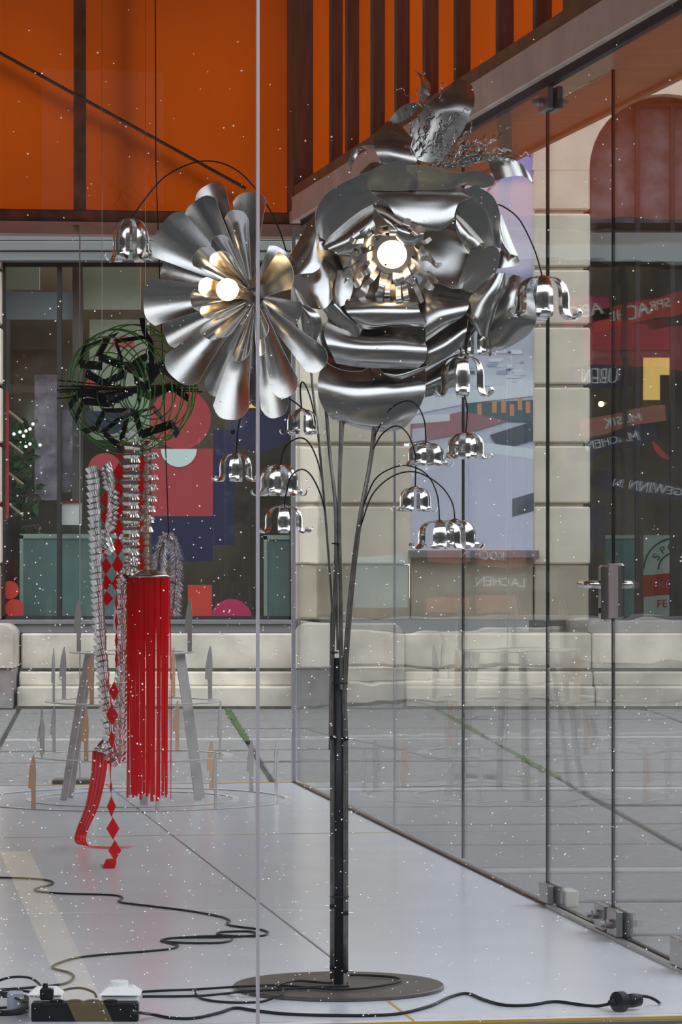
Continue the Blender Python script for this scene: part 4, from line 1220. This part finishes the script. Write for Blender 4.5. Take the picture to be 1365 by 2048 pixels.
# ================================================================== HANGING HOOP SCULPTURE
DH = 13.3
def H(px, py, z=0): return P(px, py, DH - z / 100.0)
SH = FPX / DH
hc = H(262, 778)
hoop = thing('hoop_sculpture', hc, 'hanging cage of green wire hoops woven with black straps', 'mobile')
HA = np.array((-.60, -.78, -.10)); HA /= np.linalg.norm(HA)
h1 = np.cross(HA, (0, 0, 1.0)); h1 /= np.linalg.norm(h1)
h2 = np.cross(h1, HA)
def torus_pt(a, b, R0=.178, ra=.135, rr=.078):
    rad = R0 + rr * math.cos(b)
    return hc + rad * (math.cos(a) * h1 * .98 + math.sin(a) * h2 * .92) + HA * ra * math.sin(b)
for k in range(17):
    b = 2 * PI * k / 17
    ph = R.uniform(0, 6)
    dx, dz = R.uniform(-.006, .006), R.uniform(-.006, .006)
    ring = [torus_pt(a, b + .05 * math.sin(a * 2 + ph)) + np.array((dx, 0, dz)) for a in np.linspace(0, 2 * PI, 61)]
    mk('wire_hoop', *tube(ring, .0027, 5, raw=True), 'green_wire', hoop, True)
for k in range(13):
    a = 2 * PI * k / 13 + R.uniform(-.12, .12)
    b0 = R.uniform(-.6, 1.0) + (k % 2) * 1.2
    pts, sd = [], []
    for i in range(5):
        bb_ = b0 + i * .75
        aa = a + .16 * ((-1) ** i)
        p = torus_pt(aa, bb_, .178, .141, .084)
        pts.append(p)
    tan = torus_pt(a + .1, b0) - torus_pt(a - .1, b0)
    V = []
    for i in range(4):
        s = tan + (.3 * h2 if i % 2 else 0)
        V.append(ribbon([pts[i], pts[i + 1]], .031, s, .0012, 1))
    mk('strap', *join(*V), 'black_strap', hoop)
for k in range(13):
    y0, y1 = 800 - k * 3.2 + R.uniform(-6, 6), 760 + k * 2.2 + R.uniform(-6, 6)
    xa, xb = 112 + R.uniform(0, 45), 408 - R.uniform(0, 50)
    mk('rod', *tube([H(xa, y0, R.uniform(-4, 4)), H(xb, y1, R.uniform(-4, 4))], .0026, 5, 1), 'amber_rod' if k % 4 == 1 else 'black_strap', hoop)
mk('hub_tube', *tube([H(222, 806, 8), H(296, 766, 16)], .011, 12, 1), 'dark_steel', hoop, True)
for k in range(8):
    t = k / 8
    p = H(224, 805, 8) * (1 - t) + H(296, 766, 16) * t
    dr = H(296, 766, 16) - H(222, 806, 8)
    mk('hub_ring', *lathe(p, [(.0125, 0), (.0150, .002), (.0125, .004)], 12, dr), 'black_plastic', hoop)
px0 = H(306, 640, 6)
mk('strap', *ribbon([H(284, 636, 7), H(290, 665, 8), H(302, 690, 9), H(303, 765, 10)], .020, (1, 0, .05), .0012, 4), 'black_strap', hoop)
# suspension
mk('shackle', *tube([H(292, 700, 10), H(296, 715, 10), H(291, 728, 10), H(290, 745, 10), H(294, 760, 12)], .0035, 6, 4), 'zinc', hoop, True)
for (px, z, yb, lab) in ((291, 10, 702, 'thin steel wire holding the hub of the hoop sculpture'), (204, 4, 770, 'thin steel wire holding the left side of the hoop sculpture')):
    a = H(px, yb, z)
    tagset(mk('hanging_wire', *tube([a, (a[0], a[1], Z_TOP)], .0011, 5, 1), 'clear_wire'), lab, 'wire', 'wires holding up the hoop sculpture')

# ---- garlands of fluted foil cups
def cup_mesh(r0, r1, h, n=18):
    V, Fc = [], []
    for (r, z) in ((r1, 0), (r0, h)):
        for k in range(2 * n):
            a = PI * k / n
            rr = r * (1.0 if k % 2 else .90)
            V.append((rr * math.cos(a), rr * math.sin(a), z))
    m_ = 2 * n
    for k in range(m_):
        Fc.append((k, (k + 1) % m_, m_ + (k + 1) % m_, m_ + k))
    Fc.append(tuple(range(m_))[::-1])
    V += [(x * .97, y * .97, z + .0006) for (x, y, z) in V]
    for k in range(m_):
        Fc.append((2 * m_ + k, 3 * m_ + k, 3 * m_ + (k + 1) % m_, 2 * m_ + (k + 1) % m_))
    return V, Fc
def garland(name, path, step, r, h, lab, alt=False, flip=False, m='foil', lean=0):
    pts = crom([H(*p) for p in path], 40)
    t = thing(name, pts[-1], lab, 'garland', 'foil cup garlands under the hoop sculpture')
    mk('string', *tube(pts[::8], .0009, 4, raw=True), 'red_film', t)
    me = bpy.data.meshes.new('foil_cup')
    v, f = cup_mesh(r, r * .66, h)
    me.from_pydata([tuple(q) for q in v], [], [list(q) for q in f])
    me.materials.append(MATS[m])
    acc, last, i = 0, pts[0], 0
    for k in range(1, len(pts)):
        acc += np.linalg.norm(pts[k] - pts[k - 1])
        if acc >= step:
            acc = 0
            tan = pts[k] - pts[k - 1]
            tan = -tan / np.linalg.norm(tan)
            up = (-1 if (alt and i % 2) else 1) * (-1 if flip else 1)
            rot = Vector(tan * up).to_track_quat('Z', 'Y').to_matrix().to_4x4()
            jit = Matrix.Rotation(R.uniform(-.09, .09) + lean, 4, 'X') @ Matrix.Rotation(R.uniform(-.09, .09), 4, 'Y') @ Matrix.Rotation(R.uniform(0, 3), 4, 'Z')
            o = bpy.data.objects.new('foil_cup', me)
            COL.objects.link(o)
            o.parent = t
            o.matrix_basis = Matrix.Translation(Vector(pts[k] - ORG[t])) @ rot @ jit
            i += 1
    return t
garland('cup_garland', [(187, 935, 4), (190, 1000, 4), (194, 1100, 4), (198, 1200, 4), (203, 1290, 4), (211, 1380, 4), (219, 1450, 4), (222, 1500, 4), (234, 1530, 3)], .0212, .0265, .025, 'long garland of fluted silver foil cups, leftmost under the hoops', lean=.22)
garland('cup_garland', [(216, 930, 0), (222, 965, 0), (221, 1020, 0), (215, 1070, 0), (226, 1112, 0)], .017, .025, .022, 'short twisted garland of foil cups just right of the leftmost garland', lean=.5)
garland('cup_garland', [(266, 862, 9), (263, 950, 9), (262, 1060, 9), (262, 1135, 8), (252, 1160, 2)], .0155, .033, .019, 'garland of paired foil cups in the middle, beside the wooden beads', alt=True)
garland('cup_garland', [(302, 858, 2), (302, 950, 2), (297, 1020, 2), (292, 1060, 1)], .018, .028, .018, 'short garland of foil cups behind the wooden bead string', alt=True)
garland('cup_garland', [(246, 1158, 0), (245, 1260, 0), (243, 1360, 0), (241, 1440, 0), (240, 1500, 1), (236, 1530, 2)], .018, .026, .018, 'lower garland of foil cups hanging behind the left edge of the red fringe')

# ---- wooden beads with a cone and a red fringe
beads = thing('bead_tassel', H(296, 1597, 6), 'string of wooden beads ending in a steel cone and a wide red fringe', 'tassel')
mk('cord', *tube([H(293, 850, 8), H(294, 1000, 8), H(293, 1140, 8)], .0012, 5, 3), 'red_film', beads)
mk('disc', *lathe(H(293, 886, 8), [(.004, .008), (.026, 0), (.025, -.002)], 24, (0, -.5, 1)), 'steel', beads, True)
bm_ = mk('bead', *sphere(H(293, 893, 8), .0103, 8), 'wood_bead', beads, True)
for k in range(1, 20):
    d = H(293.3, 893 + k * 12.8, 8) - H(293, 893, 8)
    copyobj(bm_, beads, Matrix.Translation(Vector(d)))
for k in range(13):
    y = 1000 + k * 10.7
    mk('spike', *tube([H(276, y, 8), H(311, y + 1, 8)], .0007, 4, 1), 'steel', beads)
cc = H(297, 1154, 6)
mk('cone_cap', *lathe(cc, [(.083, 0), (.062, .012), (.030, .025), (.004, .033)], 32), 'steel', beads, True)
for k in range(24):
    a = 2 * PI * k / 24 + R.uniform(-.05, .05)
    rd = np.array((math.cos(a), math.sin(a), 0))
    r0, r1 = .079, .079 + R.uniform(-.008, .006)
    top = cc + rd * r0
    zb = H(297, 1597 + R.uniform(-8, 3), 6)[2]
    bot = cc + rd * r1
    mid = (top + bot) / 2 + np.array((R.uniform(-.004, .004), 0, 0))
    tn = np.array((-math.sin(a), math.cos(a), 0))
    mk('fringe_strip', *ribbon([top, (mid[0], mid[1], (top[2] + zb) / 2), (bot[0], bot[1], zb)], [.0185, R.uniform(.012, .016), R.uniform(.008, .013)], tn, .0006, 5), 'red_film', beads, True)

# ---- small tassel trailing on the floor
D2 = 13.75
def T2(px, py, d=D2): return P(px, py, d)
tas = thing('red_tassel', F(190, 1692), 'small steel cone tassel with thin red streamers trailing on the floor', 'tassel')
cap_c = T2(200, 1503)
mk('cone_cap', *lathe(cap_c, [(.028, 0), (.020, .02), (.002, .058)], 20, (.35, 0, 1)), 'steel', tas, True)
fl0 = F(150, 1693, .002)
for k in range(8):
    dx = -12 + 3.6 * k
    e = R.uniform(0, 1)
    dd = fl0[1]
    pts = [T2(200 + dx, 1502), T2(197 + dx, 1545, D2), P(190 + dx * .9 - 6, 1610, D2 + .05), P(170 + dx * .8 - 6, 1660, dd), P(158 + dx * .8 + 3, 1684, dd), F(180 + dx * .5, 1691 + k * .5, .003), F(225 + e * 10, 1693 + k * .6, .0025), F(258 + e * 8, 1692 + k * .7, .002)]
    mk('streamer', *ribbon(pts, [.013, .011, .009, .007, .006, .006, .006, .006], (.9, .35, 0), .0006, 6), 'red_film' if k % 2 else 'red_film_thin', tas, True)
px_t = [T2(211, 1477), T2(215, 1455), T2(216, 1430)]
mk('cord', *tube(px_t, .001, 4, 2), 'red_film', tas)

# ---- chains of red film diamonds
def diamond_chain(specs, lab, z=5, end=None):
    zs = min(H(s[0], s[1], z)[2] for s in specs)
    t = thing('diamond_chain', H(specs[-1][0], specs[-1][1], z), lab, 'garland', 'chains of red diamonds under the hoop sculpture')
    mk('thread', *tube([H(s[0], s[1], z) for s in specs], .0008, 4, 1), 'red_film', t)
    for (x, y, w, h, tw) in specs:
        c = H(x, y, z)
        w_, h_ = w / SH / 2, h / SH / 2
        u_ = np.array((math.cos(tw), math.sin(tw), 0)) * w_
        n_ = np.array((-math.sin(tw), math.cos(tw), 0)) * .0005
        v = [c + np.array((0, 0, h_)), c + u_, c - np.array((0, 0, h_)), c - u_]
        V = [q + n_ for q in v] + [q - n_ for q in v]
        mk('diamond', V, [(0, 1, 2, 3), (7, 6, 5, 4), (0, 4, 5, 1), (1, 5, 6, 2), (2, 6, 7, 3), (3, 7, 4, 0)], 'red_film', t)
    if end:
        P0, P1, P2, P3 = [F(*q) for q in end]
        mk('end_flap', *join((np.array([P0, P1, P2, P3, P0 + (0, 0, .006), P1 + (0, 0, .012), P2 + (0, .0, .022), P3 + (0, 0, .018)]), BOXF)), 'red_film', t)
    return t
sp = [(233, 1345 - 140 + k * 38, 7, 36, .3) for k in range(4)] + [(228, 1383, 20, 40, .1), (224, 1430, 25, 42, 0), (224, 1478, 13, 38, .2), (221, 1530, 4, 60, .3), (222, 1574, 6, 28, .3), (223, 1613, 18, 42, 0), (226, 1657, 26, 44, 0), (230, 1701, 26, 42, .2)]
diamond_chain(sp, 'long chain of red film diamonds reaching the floor', 10, ((206, 1737), (229, 1737), (233, 1728), (212, 1728)))
diamond_chain([(212, 1000 + k * 33, 24, 34, R.uniform(-.3, .3)) for k in range(6)] + [(214, 1197, 26, 30, 0)], 'left of two short red diamond chains behind the foil cups', -2)
diamond_chain([(240, 905, 18, 36, .2)] + [(238 - k * .5, 945 + k * 37, 24, 40, R.uniform(-.2, .2)) for k in range(7)], 'right of two short red diamond chains behind the foil cups', -4)
diamond_chain([(283, 930 + k * 40, 20, 42, R.uniform(-.4, .4)) for k in range(6)], 'red diamond chain between the middle cup garland and the wooden beads', -6)

# ---- tinsel loop
tin_path = crom([H(318, 1150, -8), H(320, 1110, -8), (H(336, 1072, -8)), H(352, 1105, -8), H(352, 1170, -8), H(346, 1232, -8)], 30)
tn = thing('tinsel_loop', tin_path[-1], 'folded loop of shiny silver tinsel garland behind the red fringe', 'tinsel')
parts = []
for k in range(1500):
    i = R.randint(0, len(tin_path) - 2)
    p = tin_path[i]
    d = tin_path[i + 1] - p
    d = d / np.linalg.norm(d)
    rv = np.array([R.uniform(-1, 1) for _ in range(3)])
    rv = rv - d * np.dot(rv, d)
    rv /= np.linalg.norm(rv)
    q = p + rv * R.uniform(.022, .036) - d * R.uniform(-.006, .02) + np.array((0, 0, -.012))
    sd = np.cross(rv, d) * .0015
    mid = (p + q) / 2 + np.array((0, 0, .006))
    parts.append((np.array([p - sd, p + sd, mid + sd, q + sd * .5, q - sd * .5, mid - sd]), [(0, 1, 2, 5), (5, 2, 3, 4)]))
mk('tinsel_fibre', *join(*parts), 'tinsel', tn, kind='stuff')
mk('tinsel_core', *tube(tin_path[::6], .006, 6, raw=True), 'foil', tn)
a = tin_path[int(len(tin_path) * .42)]
tagset(mk('suspension_line', *tube([a, (H(312, 500, -8)[0], a[1], 2.6), (H(309, 0, -8)[0], a[1], Z_TOP)], .0024, 6, 1), 'black_plastic'), 'straight black cord from the ceiling down to the silver tinsel loop', 'cord')

# ================================================================== KNIFE STAND
KC = np.array((-.957, 16.5))
SK = FPX / 16.5
stand = thing('knife_stand', (KC[0], KC[1], 0), 'tiered stand of flat steel rings bristling with upright steel and copper knives', 'sculpture')
def ring(name, r, w, z, th=.004, m='stand_steel', c=KC, a0=0, a1=2 * PI):
    n = 72
    V, Fc = [], []
    for k in range(n):
        a = a0 + (a1 - a0) * k / n
        for (rr, zz) in ((r - w / 2, z), (r + w / 2, z), (r + w / 2, z + th), (r - w / 2, z + th)):
            V.append((c[0] + rr * math.cos(a), c[1] + rr * math.sin(a), zz))
    for k in range(n):
        k2 = (k + 1) % n
        for j in range(4):
            Fc.append((4 * k + j, 4 * k2 + j, 4 * k2 + (j + 1) % 4, 4 * k + (j + 1) % 4))
    return mk(name, V, Fc, m, stand)
ring('base_ring', .715, .035, 0.0005)
ring('base_ring', .475, .030, 0.0005)
T = [(.0, .0), (.20, .456), (.45, .395), (.675, .285)]
ring('tier_ring', .440, .045, .200)
ring('tier_ring', .380, .050, .450)
ring('tier_ring', .262, .060, .675)
for (a, rb, rt) in ((192, .32, .205), (168, .30, .195), (-12, .31, .215), (12, .32, .225), (-78, .33, .21), (95, .30, .20)):
    a = math.radians(a)
    rd = np.array((math.cos(a), math.sin(a), 0))
    sd = np.array((-math.sin(a), math.cos(a), 0))
    c = np.array((KC[0], KC[1], 0))
    pts = [c + rd * rb + (0, 0, .001), c + rd * (rb * .72 + rt * .28) + (0, 0, .2), c + rd * (rb * .36 + rt * .64) + (0, 0, .45), c + rd * rt + (0, 0, .672)]
    mk('leg', *ribbon(pts, .036, np.array((1, 0, 0)) * .75 + sd * .5, .006, 5), 'stand_steel', stand)
KN = [(155, 1303, 105, 3, 0, .15), (378, 1303, 107, 3, 0, -.1), (228, 1303, 110, 3, 0, .5), (112, 1404, 108, 2, 0, 1.2), (121, 1397, 106, 2, 0, .5), (417, 1400, 108, 2, 0, .3), (193, 1412, 104, 2, 1, .1), (340, 1394, 100, 2, 1, .9),
      (90, 1512, 104, 1, 0, 1.25), (100, 1502, 95, 1, 0, .9), (184, 1517, 105, 1, 1, .1), (443, 1512, 112, 1, 0, 1.1), (346, 1502, 100, 1, 1, .5), (80, 1500, 70, 1, 0, .3),
      (88, 1617, 110, 0, 1, .1), (1, 1613, 120, 0, 0, .9), (412, 1578, 98, 0, 1, .5), (497, 1584, 104, 0, 0, .35), (549, 1592, 104, 0, 0, 1.3), (557, 1600, 104, 0, 0, 1.35), (440, 1615, 118, 0, 0, 1.0), (330, 1622, 100, 0, 0, .8), (210, 1622, 108, 0, 0, 1.1)]
for (px, py, hp, tier, cop, yaw) in KN:
    z = (.0045, .204, .454, .679)[tier]
    r = (.715, .440, .380, .262)[tier]
    d = (EYE - z) * FPX / (py - HY)
    x = (px - CX) / FPX * 16.5
    dx = max(-r * .999, min(r * .999, x - KC[0]))
    sg = -1 if (d < 16.5) else 1
    y = KC[1] + sg * math.sqrt(max(0, r * r - dx * dx))
    x = KC[0] + dx
    h = hp / FPX * y
    o2 = [(-.008, 0), (.012, 0), (.012, h * .40), (.014, h * .60), (.012, h * .82), (.005, h), (-.002, h * .95), (-.012, h * .80), (-.019, h * .60), (-.022, h * .37), (-.010, h * .36), (-.008, h * .30)]
    cy, sy = math.cos(yaw), math.sin(yaw)
    v, f = prism(o2, -.0012, .0012)
    v = np.array([(x + a * cy - b * sy, y + a * sy + b * cy, z + c) for a, b, c in v])
    k_ = mk('knife', v, f, 'copper' if cop else 'stand_steel', stand)
    if cop: k_['label'] = 'copper coloured knife'

# ================================================================== CABLES AND POWER GEAR
def cable(pts, r, lab, group='black cables on the floor', base=None):
    q = []
    for p in pts:
        z = r + (p[2] if len(p) > 2 else 0)
        q.append(F(p[0], p[1], z))
    o = mk('cable', *tube(q, r, 7, 7), 'black_rubber', None, True)
    return tagset(o, lab, 'cable', group)
cable([(-30, 1755), (0, 1755), (60, 1757), (98, 1761), (105, 1768), (72, 1777), (78, 1783), (130, 1787), (225, 1790), (246, 1796), (240, 1804), (300, 1812), (380, 1822), (440, 1833), (460, 1841), (457, 1850), (520, 1859), (537, 1866), (520, 1872), (470, 1872),
       (436, 1869), (445, 1864), (500, 1863), (512, 1870), (460, 1874), (390, 1875), (335, 1877), (326, 1883), (380, 1886), (440, 1885.5), (464, 1880), (455, 1873, .007), (400, 1873, .007), (340, 1877, .007), (330, 1884), (356, 1891), (345, 1897), (300, 1902), (170, 1913), (118, 1926), (106, 1936), (140, 1946), (147, 1956), (125, 1968), (60, 1975), (0, 1979), (-30, 1981)], .0034,
      'long black cable wandering over the floor at the left with a coil near the middle')
cable([(275, 1984), (330, 1981), (390, 1979), (470, 1974, .013), (560, 1971, .013), (680, 1979, .013), (760, 1972, .013), (800, 1962, .013), (790, 1955, .013), (740, 1951, .013), (698, 1950, .013)], .0034, 'upper of two parallel black cables that loops on the round base plate')
cable([(285, 1993), (390, 1992), (455, 1987), (480, 1984, .013), (560, 1979, .013), (640, 1974, .013), (693, 1972, .013), (696, 1966, .013)], .0034, 'lower of two parallel cables from the power strip to the lamp pole')
cable([(390, 1979, .008), (393, 1990), (410, 1999), (455, 2004.5), (520, 2004, 0), (555, 1992, .013), (566, 1980, .013), (556, 1970, .020), (590, 1962, .013), (630, 1964, .013), (660, 1966, .013), (666, 1961, .013)], .0034, 'black cable sagging in front of the round base plate')
cable([(262, 2024, .03), (285, 2026, .022), (305, 2029, .004), (345, 2036), (390, 2036), (440, 2025), (470, 2016), (510, 2021), (560, 2027), (620, 2030), (680, 2031), (740, 2031), (800, 2027), (860, 2012), (900, 1994), (935, 1987), (970, 2000), (1010, 2010), (1060, 2010), (1110, 2003), (1160, 2009), (1195, 2012), (1228, 2006, .012)], .0042, 'thick black cable along the front glass to the round plug')
cable([(1283, 1992, .024), (1298, 1994, .02), (1312, 2000, .012), (1321, 2007)], .0042, 'short black cable tail from the round plug into the floor')
for k, pts in enumerate(([(-20, 1968, .04), (20, 1955, .06), (60, 1956, .065), (82, 1972, .055), (88, 1986, .05)], [(-20, 1985), (20, 1980, .03), (60, 1984, .02), (90, 1994, .02), (60, 2010), (0, 2016)],
                         [(118, 1990, .03), (130, 1980, .04), (160, 1976, .045), (186, 1984, .04), (193, 1994, .03)])):
    cable(pts, .0034, ('black cable arching over the left edge into the black plug', 'black cable bent in an arc beside the grey plug box', 'short brown-black cable loop rising behind the power strip')[k])
coil = thing('cable_coil', F(10, 2010), 'coiled bundle of black cable at the lower left edge', 'cable')
for k in range(7):
    q = [F(8 + (62 - 4 * k) * math.cos(a), 2008 + (22 - 1.2 * k) * math.sin(a), .004 + .0065 * k) for a in np.linspace(0, 2 * PI, 33)]
    mk('loop', *tube(q, .0034, 6, raw=True), 'black_rubber', coil, True)

def gbox(px0, px1, py, z0, z1, depth, b=.003, name=None):
    a, c = F(px0, py), F(px1, py)
    return bbox(a[0], c[0], a[1], a[1] + depth, z0, z1, b)
strip = thing('power_strip', F(168, 2044), 'black power strip lying near the front glass at the lower left', 'power strip')
mk('housing', *gbox(62, 277, 2044, 0, .048, .05, .004), 'black_plastic', strip)
ya = F(62, 2044)[1]
for k in range(4):
    xa = F(112 + k * 36, 2044)[0]
    mk('socket', *lathe((xa, ya + .025, .048), [(.018, 0), (.018, .004), (.015, .004), (.014, .001)], 20), 'black_plastic', strip)
pg = thing('plug', F(91, 2035), 'square black plug standing in the left end of the power strip', 'plug')
xa = F(92, 2044)[0]
mk('body', *bbox(xa - .017, xa + .017, ya + .012, ya + .045, .053, .082, .004), 'black_plastic', pg)
mk('strain_relief', *lathe((xa - .004, ya + .028, .082), [(.008, 0), (.006, .012)], 12), 'black_plastic', pg)
jb = thing('junction_box', F(243, 2020), 'white plastic junction box with a round cap behind the power strip', 'junction box')
x0, x1 = F(204, 2030)[0], F(281, 2030)[0]
y0 = ya + .06
mk('body', *bbox(x0 + .004, x1 - .004, y0, y0 + .09, 0, .060, .003), 'white_plastic', jb)
V = np.array([(x0 - .004, y0 - .008, .060), (x1 + .004, y0 - .008, .060), (x1 + .004, y0 + .098, .060), (x0 - .004, y0 + .098, .060), (x0 + .018, y0 + .016, .078), (x1 - .018, y0 + .016, .078), (x1 - .018, y0 + .074, .078), (x0 + .018, y0 + .074, .078)])
mk('lid', V, BOXF, 'white_plastic', jb)
mk('cap', *lathe(((x0 + x1) / 2 - .004, y0 + .045, .078), [(.024, 0), (.024, .012), (.020, .014)], 28), 'white_plastic', jb)
jb2 = thing('junction_box', F(105, 2005), 'low white plastic junction box half hidden behind the black plug', 'junction box')
x0, x1 = F(74, 2010)[0], F(137, 2010)[0]
y0 = ya + .075
mk('body', *bbox(x0, x1, y0, y0 + .07, 0, .058, .003), 'white_plastic', jb2)
V = np.array([(x0 - .003, y0 - .005, .058), (x1 + .003, y0 - .005, .058), (x1 + .003, y0 + .075, .058), (x0 - .003, y0 + .075, .058), (x0 + .016, y0 + .014, .074), (x1 - .016, y0 + .014, .074), (x1 - .016, y0 + .06, .074), (x0 + .016, y0 + .06, .074)])
mk('lid', V, BOXF, 'white_plastic', jb2)
gp = thing('adapter', F(30, 2030), 'grey plastic adapter box standing at the cable coil', 'adapter')
xa = F(30, 2030)
mk('body', *bbox(xa[0] - .021, xa[0] + .021, xa[1], xa[1] + .03, .0, .060, .006), 'grey_plastic', gp)
mk('socket', *lathe((xa[0] + .002, xa[1], .016), [(.013, 0), (.013, .004), (.006, .004)], 18, (0, -1, 0)), 'grey_plastic', gp)
pl2 = thing('plug', F(1262, 2016), 'round black rubber plug connector lying on the floor at the lower right', 'plug')
c0, c1 = F(1232, 2004, .026), F(1300, 1998, .024)
dr = (c1 - c0) / np.linalg.norm(c1 - c0)
mk('collar', *lathe(c0 + dr * .003, [(.010, -.004), (.0265, 0), (.0265, .022), (.020, .030)], 28, dr), 'black_rubber', pl2, False)
mk('grip', *lathe(c0 + dr * .030, [(.0165, 0), (.0185, .03), (.0165, .052), (.009, .055)], 20, dr), 'black_rubber', pl2, True)
mk('nozzle', *lathe(c0, [(.006, -.022), (.010, 0)], 12, dr), 'black_rubber', pl2, True)

# ================================================================== RAINDROPS ON THE FRONT GLASS
parts = []
hv, hf = lathe((0, 0, 0), [(1, 0), (.82, .5), (.35, .8), (.02, .86)], 8, (0, 0, 1))
for k in range(2600):
    py = 2048 * (R.random() ** .62)
    px = 1365 * (R.random() ** (1.25 if py > 700 else .9))
    if py < 1000 and R.random() < .45: continue
    d = 8.98
    for _ in range(3):
        q = P(px, py, d)
        s = (q[:2] - CB) @ EE
        d += (s - (S_FRONT + TH + .0006)) * .99
    q = P(px, py, d)
    r = R.choice([.0010, .0012, .0014, .0018, .0024])
    v = np.stack([q + r * (a * np.array((NN[0], NN[1], 0)) + b * np.array((0, 0, 1.0)) + c * np.array((EE[0], EE[1], 0))) for a, b, c in hv])
    parts.append((v, hf))
tagset(mk('raindrops', *join(*parts), 'drop', None, True, kind='stuff'), 'tiny raindrops scattered over the front glass', 'raindrops')
